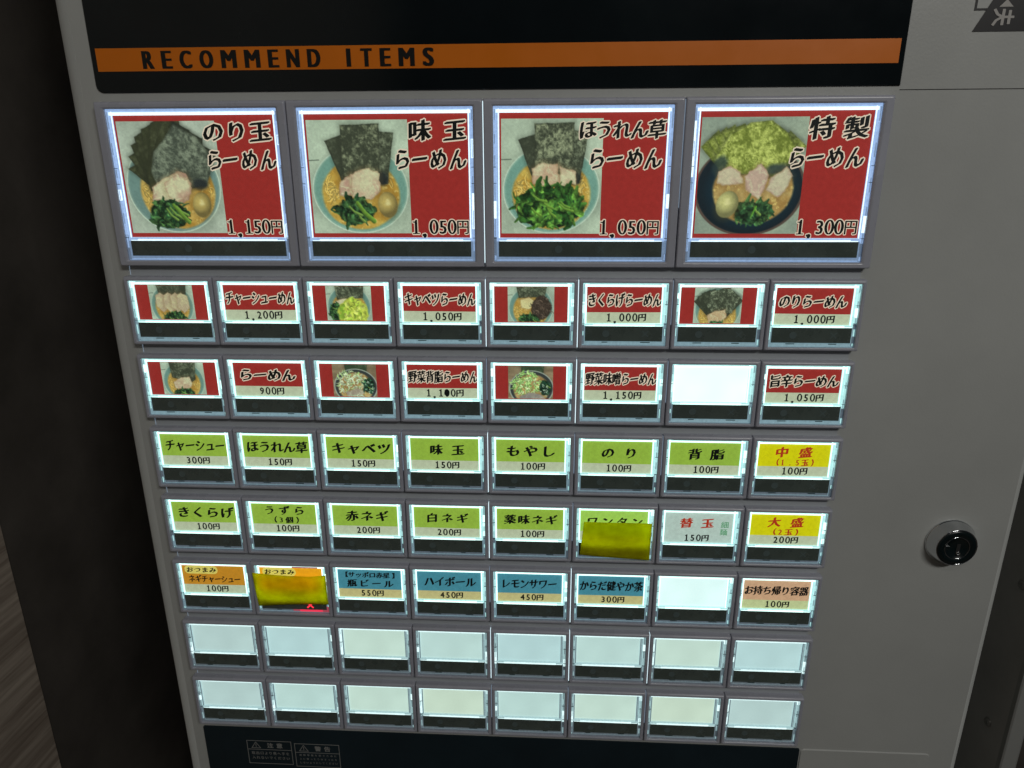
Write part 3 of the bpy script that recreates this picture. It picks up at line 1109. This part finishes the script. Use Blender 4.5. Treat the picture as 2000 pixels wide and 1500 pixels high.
def rim_mesh(S, key, seed, red=False):
    rnd = random.Random(seed)
    W_, C_, B_, G_ = RM[key]
    mb = MB()

    def bx(u0, v0, u1, v1, yf, m, yb=1.6):
        mb.box(u0 * MM, yf * MM, -v1 * MM, u1 * MM, yb * MM, -v0 * MM, m)
    hx0, hv0, hx1, hv1 = S['hole']
    cx0, cv0, cx1, cv1 = S['card']
    wx0, wv0, wx1, wv1 = S['win']
    big = key == 'big'
    # top: outer blue band, dark hairline, white band
    bx(hx0 + .02, hv0 + .02, hx1 - .02, hv0 + (1.2 if big else .75), -.7, C_ if key in ('big', 'hi') else B_)
    if not big:
        bx(hx0 + 4, hv0 + .78, hx1 - 4, hv0 + .98, -.55, M_tick)
    wt = 1.7 if big else (1.35 if key == 'hi' else 1.05)
    bx(hx0 + 1.4, hv0 + (1.25 if big else 1.0), hx1 - 1.4, cv0 - wt, -.15, C_)
    bx(hx0 + 1.4, cv0 - wt, hx1 - 1.4, cv0 + .0, -.25, W_)
    # sides, made of moulded segments, glow level painted per piece, dimmer under the ledge
    for side in (0, 1):
        o0, o1 = (hx0 + .02, hx0 + 1.3) if side == 0 else (hx1 - 1.4, hx1 - .02)
        i0, i1 = (hx0 + 1.3, cx0 + .0) if side == 0 else (cx1, hx1 - 1.4)
        top, bot = hv0 + (1.3 if big else .8), hv1 - .6
        step = 9.0 if big else 5.2
        v = top
        n = 0
        while v < bot - .3:
            e = min(bot, v + step * rnd.uniform(.55, 1.25))
            below = v > S['ledge'][0] - 2
            if below:
                mo, mi_ = rnd.choice((B_, G_, B_)), rnd.choice((B_, C_))
            else:
                mo, mi_ = rnd.choice((C_, C_, C_, C_, W_)), rnd.choice((W_, W_, C_))
            dz = rnd.uniform(-.12, .12)
            bx(o0, v, o1, e - .02, -.7 + dz, mo)
            q = (o1 - o0)
            if n % 2 == 0:
                bx(o0 + q * .35, v + .3, o1 - q * .3, e - .3, -.95 + dz, B_ if mo is C_ else C_)
            v = e
            n += 1
        for tv in ((.42, .55, 1.0) if big else (.46, 1.0)):
            vv = cv0 + (cv1 - cv0) * tv
            bx(o0 - .0, vv, o1 + .15, vv + (.3 if big else .22), -1.05, M_tick)
        bx(i0 + .02, top, i1 - .02, S['ledge'][1], -.1, C_)
        ww0, ww1 = (i1 - .75, i1 - .1) if side == 0 else (i0 + .1, i0 + .75)
        bx(ww0, top, ww1, S['ledge'][0], -.25, W_ if key != 'lo' else B_)
        bx(i0 + (i1 - i0) * .55, top + .5, i0 + (i1 - i0) * .7, S['ledge'][0], -.2, C_ if key != 'lo' else B_)
        j0, j1 = (o1, wx0 - .05) if side == 0 else (wx1 + .05, o0)
        bx(j0, S['ledge'][1] + .02, j1, bot, -.5, B_)
    # ledge between card and window
    l0, l1 = S['ledge']
    e_ = 4.6
    bx(wx0, l0, wx0 + e_, l1 - .03, -.75, C_)
    bx(wx0 + .3, l1 - .5, wx0 + e_, l1 - .05, -.8, W_)
    bx(wx0 + e_, l0 + .0, wx1 - e_, l1 - .95, -.55, C_)
    bx(wx0 + e_, l1 - .95, wx1 - e_, l1 - .03, -.95, W_)
    bx(wx1 - e_, l0, wx1, l1 - .03, -.75, C_)
    bx(wx1 - e_, l1 - .5, wx1 - .3, l1 - .05, -.8, W_)
    # bottom lip
    bx(hx0 + .02, wv1 + .08, hx1 - .02, hv1 - .02, -.45, B_ if key in ('big', 'hi') else G_)
    bx(hx0 + 1.6, hv1 - .9, hx1 - 1.6, hv1 - .55, -.75, C_ if big else B_)
    if red:
        bx(hx0 + 24, wv1 + .1, hx1 - 12, wv1 + 1.5, -.9, M_redsoft)
        bx(hx1 - 21, wv1 + .15, hx1 - 5, wv1 + 1.7, -1.0, M_redglow)
        bx(hx1 - 5, wv1 - 2.5, hx1 - .5, wv1 + 1.9, -.9, M_redsoft)
        bx(hx0 + 26, hv0 + 1.6, hx1 - 6, hv0 + 2.0, -1.0, M_redsoft)
    if not big:
        for u in (.24, .70):
            u0 = hx0 + (hx1 - hx0) * (u + rnd.uniform(-.03, .03))
            bx(u0, wv1 + .55, u0 + rnd.uniform(3, 6), wv1 + 1.0, -.6, M_greenmark)
    return mb.mesh('clear_rim')


rim_cache = {}


def rim_for(key, seed, red=False):
    k = (key, seed, red)
    if k not in rim_cache:
        rim_cache[k] = rim_mesh(BIG if key == 'big' else SMALL, key, hash_(k), red)
    return rim_cache[k]


def hash_(k):
    return sum(ord(q) * (i + 3) for i, q in enumerate(str(k))) % 9973


def pane_mesh(S):
    mb = MB()
    hx0, hv0, hx1, hv1 = S['hole']
    mb.box((hx0 + .05) * MM, -1.55 * MM, (-hv1 + .05) * MM, (hx1 - .05) * MM, -1.2 * MM, (-hv0 - .05) * MM, M_pane)
    return mb.mesh('front_pane')


pane_small, pane_big = pane_mesh(SMALL), pane_mesh(BIG)


def window_mesh(S, lit=False, key='small'):
    mb = MB()
    x0, v0, x1, v1 = S['win']
    mb.box(x0 * MM, -1.0 * MM, -v1 * MM, x1 * MM, 1.4 * MM, -v0 * MM, M_window)
    vc = (v0 + v1) / 2
    big = S is BIG
    ux = x0 + (x1 - x0) * (.37 if big else .27)
    r = 2.2 if big else 2.1
    y = -1.02 * MM
    mb.poly([((ux + r * math.cos(t * math.pi / 12)) * MM, y, (-vc + r * math.sin(t * math.pi / 12)) * MM) for t in range(24)], M_mark)
    ux = x0 + (x1 - x0) * (.63 if big else .78)
    if lit:
        ux = x0 + (x1 - x0) * .75
        vc += .9
        r = 2.6
    m = M_redmark if lit else M_mark
    for k, s in enumerate((1, -1)):
        d, t = r * .85, .38 if not lit else .55
        mb.poly([((ux + q * d + e * t) * MM, y - k * 3e-6, (-vc + s * q * d - s * e * t) * MM) for q, e in ((-1, -1), (1, -1), (1, 1), (-1, 1))]
                if False else
                [((ux - d - t * .7) * MM, y - k * 3e-6, (-vc - s * (d - t * .7)) * MM), ((ux - d + t * .7) * MM, y - k * 3e-6, (-vc - s * (d + t * .7)) * MM),
                 ((ux + d + t * .7) * MM, y - k * 3e-6, (-vc + s * (d - t * .7)) * MM), ((ux + d - t * .7) * MM, y - k * 3e-6, (-vc + s * (d + t * .7)) * MM)], m)
    return mb.mesh('indicator_window')


win_small, win_big, win_lit = window_mesh(SMALL), window_mesh(BIG), window_mesh(SMALL, True)


def panel_mesh(S, m):
    mb = MB()
    hx0, hv0, hx1, hv1 = S['hole']
    x0, v0, x1, v1 = S['card']
    mb.box((x0 - 1.4) * MM, .9 * MM, -(v1 + .3) * MM, (x1 + 1.4) * MM, 1.6 * MM, -(v0 - 2.0) * MM, m)
    return mb.mesh('light_panel')


def lit(name, col):
    return mat('diffuser_' + name, (0.3, 0.33, 0.33), 0.5, emit=col, est=1.0, noise=0.16, nscale=22, detail=1.5)


L_std = lit('standard', (.70, .92, .90))
L_bright = lit('bright', (.86, 1.04, 1.02))
L_white = lit('white', (.70, .93, .90))
L_dimblue = lit('dim_blue', (.40, .59, .59))
L_dimgreen = lit('dim_green', (.48, .64, .55))
L_dimmid = lit('dim_middle', (.43, .61, .57))
panels = {}


def panel_for(S, m):
    k = (S['W'], m.name)
    if k not in panels:
        panels[k] = panel_mesh(S, m)
    return panels[k]


# leaking light between neighbouring bezels: (row, column seam) -> strong?
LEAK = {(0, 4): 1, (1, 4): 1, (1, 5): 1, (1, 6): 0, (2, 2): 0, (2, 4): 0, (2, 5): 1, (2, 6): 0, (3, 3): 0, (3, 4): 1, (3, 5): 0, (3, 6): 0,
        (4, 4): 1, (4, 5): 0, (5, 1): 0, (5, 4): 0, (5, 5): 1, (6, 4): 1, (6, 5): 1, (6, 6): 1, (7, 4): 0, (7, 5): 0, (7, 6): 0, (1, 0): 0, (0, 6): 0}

BUT = {}
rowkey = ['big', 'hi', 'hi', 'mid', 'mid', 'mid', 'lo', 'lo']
BLANK = {(2, 6): L_bright, (5, 6): L_white}
L_dimcream = lit('dim_cream', (.50, .63, .50))
L_dimgrey = lit('dim_grey', (.40, .55, .53))
lowp_ = [[L_dimgrey, L_dimblue, L_dimgreen, L_dimmid, L_dimblue, L_dimmid, L_dimgreen, L_dimblue],
         [L_dimgrey, L_dimmid, L_dimgreen, L_dimcream, L_dimmid, L_dimgreen, L_dimcream, L_dimgrey]]
for cI in range(8):
    BLANK[(6, cI)] = lowp_[0][cI]
    BLANK[(7, cI)] = lowp_[1][cI]
jr = random.Random(4)
for r_ in range(8):
    for cI in range(4 if r_ == 0 else 8):
        S = BIG if r_ == 0 else SMALL
        x = COL0 + cI * (2 if r_ == 0 else 1) * PITCH
        z = ROWS[r_]
        jy = jr.uniform(-.00012, .00012)
        bo = part('large_button' if r_ == 0 else 'button', bez_big if r_ == 0 else bez_small, machine, (x, jy, z))
        blank = (r_, cI) in BLANK
        lm = BLANK.get((r_, cI), L_std)
        if blank:
            bo['label'] = 'blank lit button without a card'
        red = (r_, cI) == (5, 1)
        part('light_panel', panel_for(S, lm), bo)
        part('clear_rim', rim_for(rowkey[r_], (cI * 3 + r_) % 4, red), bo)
        part('indicator_window', win_big if r_ == 0 else (win_lit if red else win_small), bo)
        part('front_pane', pane_big if r_ == 0 else pane_small, bo)
        if red:
            bo['label'] = 'button with its red cross lit'
        BUT[(r_, cI)] = (bo, x, z, S)
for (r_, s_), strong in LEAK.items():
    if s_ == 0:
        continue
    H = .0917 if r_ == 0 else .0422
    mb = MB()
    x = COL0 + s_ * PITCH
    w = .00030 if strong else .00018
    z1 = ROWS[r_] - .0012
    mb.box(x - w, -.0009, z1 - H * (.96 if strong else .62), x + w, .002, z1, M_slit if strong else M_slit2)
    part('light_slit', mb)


# ------------------------------------------------------------------ menu cards (each slid into its button)
CY = .35  # card front depth, mm


def card_root(r_, cI, bands, label, cat='menu card', tilt=0.0, du=0.0, dv=0.0):
    bo, x, z, S = BUT[(r_, cI)]
    x0, v0, x1, v1 = S['card']
    w, h = x1 - x0, v1 - v0
    mb = MB()
    f = 0.0
    for m, e in bands:
        mb.box(0, 0, -h * e * MM, w * MM, .18 * MM, -h * f * MM, m)
        f = e
    me = mb.mesh('menu_card')
    o = link('menu_card', me, None, (x + (x0 + du) * MM, CY * MM, z - (v0 + dv) * MM))
    o.rotation_euler = (0, math.radians(tilt), 0)
    o['label'] = label
    o['category'] = cat
    o['group'] = 'menu cards in the lit buttons'
    return o, w, h


jc = random.Random(11)
LY = -.03


def lettering(card, name, fn):
    mb = MB()
    fn(mb)
    return link(name, mb.mesh(name), card)


def price_run(mb, s, cx, cv, h, adv, halo=None):
    n = len(s)
    x = cx - adv * (n - 1) / 2
    for i, ch in enumerate(s):
        if ch == '円':
            put_glyph(mb, ch, x + adv * i + adv * (.10 if h < 7 else .20), cv, h * (.93 if h < 7 else .82), h * .92, M_ink, LY, 'brush' if h < 7 else 'plain', halo)
        elif ch == ',':
            put_glyph(mb, ch, x + adv * i - adv * .08, cv + h * .06, h * 1.5, h * 1.35, M_ink, LY, 'price', halo, .04)
        else:
            put_glyph(mb, ch, x + adv * i, cv, h * 1.08, h * 1.08, M_ink, LY, 'price', halo)


def big_card(cI, photo_fn, name, nx, nh, line2x, price, px, pend, label, ph_right=.632):
    o, w, h = card_root(0, cI, [(P_red, 1.0)], label, tilt=jc.uniform(-.15, .15))
    cvs = Canvas(150, 162, 1.08, 20 + cI)
    photo_fn(cvs)
    cvs.obj('bowl_photo', o, w * .011, h * .046, w * (ph_right - .011), h * .918, LY)

    def nm(mb):
        for ch, fx in zip(name, nx):
            put_glyph(mb, ch, fx * w, .135 * h, nh * (1.12 if len(name) < 5 else 1.0), nh, M_ink, LY - .03, 'brush', M_halo, .062)
        for ch, fx in zip('らーめん', line2x):
            put_glyph(mb, ch, fx * w, .36 * h, 10.2, 12.2, M_ink, LY - .03, 'brush', M_halo, .062)
    lettering(o, 'name_lettering', nm)

    def pr(mb):
        n = len(price)
        adv = (pend - px) * w / (n - 1)
        price_run(mb, price, (px + pend) / 2 * w, .912 * h, 9.6, adv, M_halo)
    lettering(o, 'price_lettering', pr)


big_card(0, photo_nori_egg, 'のり玉', (.618, .764, .913), 11.8, (.606, .705, .827, .945), '1,150円', .66, .945,
         'large red card showing a wide fan of dark nori and an egg, のり玉らーめん')
big_card(1, lambda q: photo_three_nori_egg(q), '味玉', (.706, .92), 11.8, (.593, .70, .816, .935), '1,050円', .66, .945,
         'large red card showing three upright nori sheets and an egg, 味玉らーめん')
big_card(2, lambda q: photo_three_nori_egg(q, False, True), 'ほうれん草', (.53, .626, .733, .837, .94), 10.4, (.59, .697, .815, .926), '1,050円', .645, .935,
         'large red card showing a bowl heaped with green spinach, ほうれん草らーめん', ph_right=.622)
big_card(3, photo_special, '特製', (.71, .907), 12.2, (.584, .69, .806, .921), '1,300円', .65, .94,
         'large red card showing a black bowl with yellow-green nori, 特製らーめん')


def small_photo(r_, cI, kind, label, x0=.185, x1=.815):
    o, w, h = card_root(r_, cI, [(P_red, 1.0)], label, tilt=jc.uniform(-.25, .25))
    asp = (h * .955) / (w * (x1 - x0))
    cvs = Canvas(88, int(88 * asp), asp, 40 + r_ * 8 + cI)
    photo_small(cvs, kind)
    cvs.obj('bowl_photo', o, w * x0, h * .022, w * (x1 - x0), h * .955, LY)


small_photo(1, 0, 'chashu', 'small red photo card of a bowl topped with four chashu slices')
small_photo(1, 2, 'cabbage', 'small red photo card of a bowl covered in yellow-green cabbage')
small_photo(1, 4, 'kikurage', 'small red photo card of a bowl with brown wood ear strips')
small_photo(1, 6, 'nori', 'small red photo card of a pale bowl fanned with nori sheets')
small_photo(2, 0, 'plain', 'small red photo card of plain ramen, left end of the third row')
small_photo(2, 2, 'white_veg', 'small red photo card of a dark bowl heaped with whitish vegetables')
small_photo(2, 4, 'cabbage_miso', 'small red photo card of a dark bowl with pale green cabbage')


def small_card(r_, cI, top, name, x0, x1, price, label, bottom=P_cream, split=.70, ncv=.37, nh=7.4, halo=None,
               ink=None, sub=None, subcv=.62, subh=3.6, subx=(.32, .68), pcv=.845, ph=5.5, padv=3.85, pcx=.52, extra=None, maxw=None):
    bands = [(top, split), (bottom, 1.0)] if bottom else [(top, 1.0)]
    o, w, h = card_root(r_, cI, bands, label, tilt=jc.uniform(-.35, .35), du=jc.uniform(-.15, .15))
    lettering(o, 'name_lettering', lambda mb: text_run(mb, name, x0 * w, x1 * w, ncv * h, nh, ink or M_ink, LY, 'brush', halo, hr=.075, maxw=maxw))
    if sub:
        lettering(o, 'size_lettering', lambda mb: text_run(mb, sub, subx[0] * w, subx[1] * w, subcv * h, subh, ink or M_ink, LY, 'brush', None))
    if price:
        lettering(o, 'price_lettering', lambda mb: price_run(mb, price, pcx * w, pcv * h, ph, padv))
    if extra:
        extra(o, w, h)
    return o


H_ = M_halo
small_card(1, 1, P_red, 'チャーシューめん', .08, .94, '1,200円', 'red menu card チャーシューめん, right of the photo of four slices', halo=H_, nh=8.5)
small_card(1, 3, P_red, 'キャベツらーめん', .08, .94, '1,050円', 'red menu card for cabbage ramen, キャベツらーめん, right of the cabbage photo', halo=H_, nh=8.5)
small_card(1, 5, P_red, 'きくらげらーめん', .07, .94, '1,000円', 'red menu card for wood ear ramen, きくらげらーめん, beside the brown-strip photo', halo=H_, nh=8.5)
small_card(1, 7, P_red, 'のりらーめん', .12, .86, '1,000円', 'red menu card for nori ramen, のりらーめん, right end of its row', halo=H_, nh=8.3)
small_card(2, 1, P_red, 'らーめん', .18, .80, '900円', 'red menu card reading only らーめん, the cheapest ramen at 900円', halo=H_, nh=8.5)


def blot(o, w, h):
    mb = MB()
    rr = random.Random(5)
    pts = []
    for i in range(26):
        t = 2 * math.pi * i / 26
        k = rr.uniform(.82, 1.12)
        pts.append(((.560 * w + 1.75 * k * math.cos(t)) * MM, -.09 * MM, -(.845 * h - 2.35 * k * math.sin(t)) * MM))
    mb.poly(pts, M_ink)
    link('ink_blot', mb.mesh('ink_blot'), o)


small_card(2, 3, P_red, '野菜背脂らーめん', .08, .95, '1,100円', 'red menu card 野菜背脂らーめん with a black ink blot over one digit of its price', halo=H_, nh=8.2, extra=blot)
small_card(2, 5, P_red, '野菜味噌らーめん', .08, .94, '1,150円', 'red menu card for vegetable miso ramen, 野菜味噌らーめん, left of a blank button', halo=H_, nh=8.3)
small_card(2, 7, P_red, '旨辛らーめん', .12, .90, '1,050円', 'red menu card for spicy ramen, 旨辛らーめん, right of a blank button', halo=H_, nh=8.3)

G4 = dict(nh=8.4)
small_card(3, 0, P_green, 'チャーシュー', .14, .90, '300円', 'green topping card for char siu, チャーシュー 300円, the only green card at 300', **G4)
small_card(3, 1, P_green, 'ほうれん草', .14, .88, '150円', 'green topping card for spinach, ほうれん草 150円, second from the left in its row', **G4)
small_card(3, 2, P_green, 'キャベツ', .18, .86, '150円', 'green topping card for cabbage, キャベツ 150円, below the dark bowl of whitish vegetables', **G4)
small_card(3, 3, P_green, '味玉', .38, .70, '150円', 'green topping card for seasoned egg, 味玉 150円, below the ink-blotted card', nh=7.6, maxw=9.0)
small_card(3, 4, P_green, 'もやし', .25, .76, '100円', 'green topping card for bean sprouts, もやし 100円, three spaced characters', **G4)
small_card(3, 5, P_green, 'のり', .37, .70, '100円', 'green topping card for nori, のり 100円, two large rounded characters', nh=7.8, maxw=9.0)
small_card(3, 6, P_green, '背脂', .36, .68, '100円', 'green topping card for back fat, 背脂 100円, left of the upper yellow card', nh=7.8, maxw=9.0)
small_card(3, 7, P_yellow, '中盛', .33, .66, '100円', 'upper of the two yellow cards, 中盛 and 1.5玉 in red, 100円', ink=M_redink, ncv=.27, nh=7.4, maxw=9.0,
           sub='（1.5玉）', subx=(.25, .77), subcv=.58, subh=5.0)

small_card(4, 0, P_green, 'きくらげ', .18, .86, '100円', 'green topping card for wood ear, きくらげ, left end of its row', **G4)
small_card(4, 1, P_green, 'うずら', .28, .74, '100円', 'green topping card for quail eggs, うずら with a bracketed 3個 line, 100円', ncv=.24, nh=6.9, sub='（3個）', subx=(.32, .70), subcv=.56, subh=5.0)
small_card(4, 2, P_green, '赤ネギ', .30, .76, '200円', 'green topping card for red onion, 赤ネギ 200円, above the beer card', nh=8.0)
small_card(4, 3, P_green, '白ネギ', .28, .74, '200円', 'green topping card for white onion, 白ネギ 200円, above the highball card', nh=7.2)
small_card(4, 4, P_green, '薬味ネギ', .20, .82, '100円', 'green topping card for spring onion, 薬味ネギ 100円, left of the note-covered card', nh=7.2)
small_card(4, 5, P_green2, 'ワンタン', .18, .84, '200円', 'bright green card ワンタン with its lower part hidden under a yellow note', nh=6.9)


def hand(o, w, h):
    mb = MB()
    put_glyph(mb, '細', .885 * w, .40 * h, 5.2, 5.0, M_greenink, LY, 'thin')
    put_glyph(mb, '麺', .875 * w, .64 * h, 5.0, 5.0, M_greenink, LY, 'thin')
    link('handwriting', mb.mesh('handwriting'), o)


small_card(4, 6, P_grey, '替玉', .32, .63, '150円', 'plain pale grey card reading 替玉 in red with green handwriting beside it', bottom=None, ink=M_redink, nh=7.4, maxw=9.0, ncv=.36, pcx=.47, extra=hand)
small_card(4, 7, P_yellow, '大盛', .34, .67, '200円', 'lower of the two yellow cards, 大盛 and 2玉 in red, 200円', ink=M_redink, ncv=.27, nh=7.4, maxw=9.0,
           sub='（2玉）', subx=(.32, .68), subcv=.585, subh=5.0)


def pill(o, w, h):
    mb = MB()
    loop = rrect(.045 * w * MM, -.315 * h * MM, .58 * w * MM, -.03 * h * MM, .0029, -.05 * MM, 6)
    mb.poly(loop, P_pill)
    text_run(mb, 'おつまみ', .13 * w, .50 * w, .175 * h, 4.5, M_ink, -.07, 'brush')
    link('pill_badge', mb.mesh('pill_badge'), o)


small_card(5, 0, P_orange, 'ネギチャーシュー', .14, .88, '100円', 'orange snack card with a yellow badge, ネギチャーシュー 100円, fully visible', ncv=.50, nh=5.9, extra=pill)
small_card(5, 1, P_orange2, 'メンマ', .3, .7, '100円', 'orange snack card almost wholly hidden under a wavy yellow note', ncv=.50, nh=5.0, extra=pill)
small_card(5, 2, P_blue, '瓶ビール', .22, .80, '550円', 'blue drink card for bottled beer, two lines of writing above 550円', bottom=P_tan, ncv=.50, nh=6.2, sub='【サッポロ赤星】', subx=(.11, .88), subcv=.20, subh=4.6)
small_card(5, 3, P_blue, 'ハイボール', .19, .84, '450円', 'blue drink card for highball, ハイボール 450円, right of the beer card', bottom=P_tan, nh=8.0)
small_card(5, 4, P_blue, 'レモンサワー', .13, .85, '450円', 'blue drink card for lemon sour, レモンサワー 450円, with six katakana', bottom=P_tan, nh=8.0)
small_card(5, 5, P_blue, 'からだ健やか茶', .09, .92, '300円', 'blue drink card for herbal tea, からだ健やか茶 300円, left of a blank lit button', bottom=P_tan, nh=8.0)
small_card(5, 7, P_peach, 'お持ち帰り容器', .09, .91, '100円', 'peach-coloured card for a takeaway container, お持ち帰り容器 100円', bottom=P_pale_green, nh=7.2)


# ------------------------------------------------------------------ yellow notes stuck over two buttons
def note(r_, cI, corners, wav, label, y0=-3.3):
    """corners in mm from the button's top left: TL, TR, BR, BL"""
    bo, x, z, S = BUT[(r_, cI)]
    nx, ny = 28, 14
    V, F = [], []
    for side in (0, 1):
        for j in range(ny + 1):
            for i in range(nx + 1):
                s, t = i / nx, j / ny
                (ax, av), (bx_, bv), (cx_, cv_), (dx, dv_) = corners
                u = (ax * (1 - s) + bx_ * s) * (1 - t) + (dx * (1 - s) + cx_ * s) * t
                v = (av * (1 - s) + bv * s) * (1 - t) + (dv_ * (1 - s) + cv_ * s) * t
                v += wav[0](s) * (1 - t) + wav[1](s) * t
                y = y0 + wav[2](s, t) - (.12 if side == 0 else 0)
                V.append(((u - corners[0][0]) * MM, y * MM, -(v - corners[0][1]) * MM))
    k = (nx + 1) * (ny + 1)
    for j in range(ny):
        for i in range(nx):
            q = j * (nx + 1) + i
            F.append((q, q + nx + 1, q + nx + 2, q + 1))
    me = bpy.data.meshes.new('sticky_note')
    me.from_pydata(V[:k], [], F)
    me.materials.append(M_note)
    for p_ in me.polygons:
        p_.use_smooth = True
    o = link('sticky_note', me, None, (x + corners[0][0] * MM, 0, z - corners[0][1] * MM))
    md = o.modifiers.new('thickness', 'SOLIDIFY')
    md.thickness = 0.00012
    o['label'] = label
    o['category'] = 'paper note'
    return o


note(4, 5, [(7.2, 11.2), (51.0, 11.2), (50.6, 38.2), (5.2, 36.0)],
     (lambda s: .9 * math.sin(s * 3.1) * .4 - .3 * s, lambda s: .6 * math.sin(s * 3), lambda s, t: -.9 * max(0, s - .6) ** 2 * 8 - .35 * math.sin(t * 3.1) - .8 * (1 - t) ** 3),
     'yellow paper note taped over the ワンタン button, its upper right corner lifting')
note(5, 1, [(1.4, 8.4), (52.6, 8.6), (52.8, 31.4), (3.4, 34.0)],
     (lambda s: 1.5 * math.sin((s - .2) * 4.4) * .6, lambda s: -.7 * math.sin(s * 3.1), lambda s, t: -.8 * math.exp(-((s - .8) / .12) ** 2) * (1 - t) - .3 * math.sin(t * 3)),
     'yellow paper note taped over the orange おつまみ button, wavy along its top')

# ------------------------------------------------------------------ surroundings
wall = MB()
wall.box(-0.424, -1.6, -1.1, -0.400, 0.0655, 1.2, M_wood)
w_ = link('wood_wall_panel', wall.mesh('wood_wall_panel'))
w_['label'] = 'brown wood veneer side panel at lower left with horizontal grain'
w_['category'] = 'wall panel'
mb = MB()
mb.box(-0.60, 0.0665, -1.1, -0.4025, 0.42, 1.2, M_darkwall)
o = link('wall_left', mb.mesh('wall_left')); o['kind'] = 'structure'
mb = MB()
mb.box(-0.4020, 0.40, -1.1, 0.8, 0.46, 1.2, M_darkwall)
o = link('wall_back', mb.mesh('wall_back')); o['kind'] = 'structure'
mb = MB()
mb.box(-2.5, -2.5, -1.16, 2.5, 0.46, -1.1, M_floor)
o = link('floor', mb.mesh('floor')); o['kind'] = 'structure'

mb = MB()
mb.box(.3805, .0245, -1.1, .392, .398, .60, M_metal)
pnl = link('metal_side_panel', mb.mesh('metal_side_panel'))
pnl['label'] = 'dark grey metal side panel with screws right of the ticket machine'
pnl['category'] = 'metal panel'
mb = MB()
mb.loft([[(x, y, z) for x, y in ((.3803, .0243), (.3803, .0205), (.3812, .0196), (.3905, .0196), (.3922, .0205), (.3922, .0243))] for z in (-1.1, .6)], M_trim, False, True, True)
link('edge_trim', mb.mesh('edge_trim'), pnl)
for zz in (-0.130, -0.252):
    mb = MB()
    lp = lambda r, x: [(x, .0415 + r * math.cos(2 * math.pi * i / 20), zz + r * math.sin(2 * math.pi * i / 20)) for i in range(20)]
    mb.loft([lp(.0036, .3805), lp(.0034, .3795), lp(.0026, .3788), lp(.0012, .3786), lp(.0010, .3790)], M_screw, True, False, True)
    link('screw', mb.mesh('screw'), pnl)

bpy.data.objects.remove(_co)
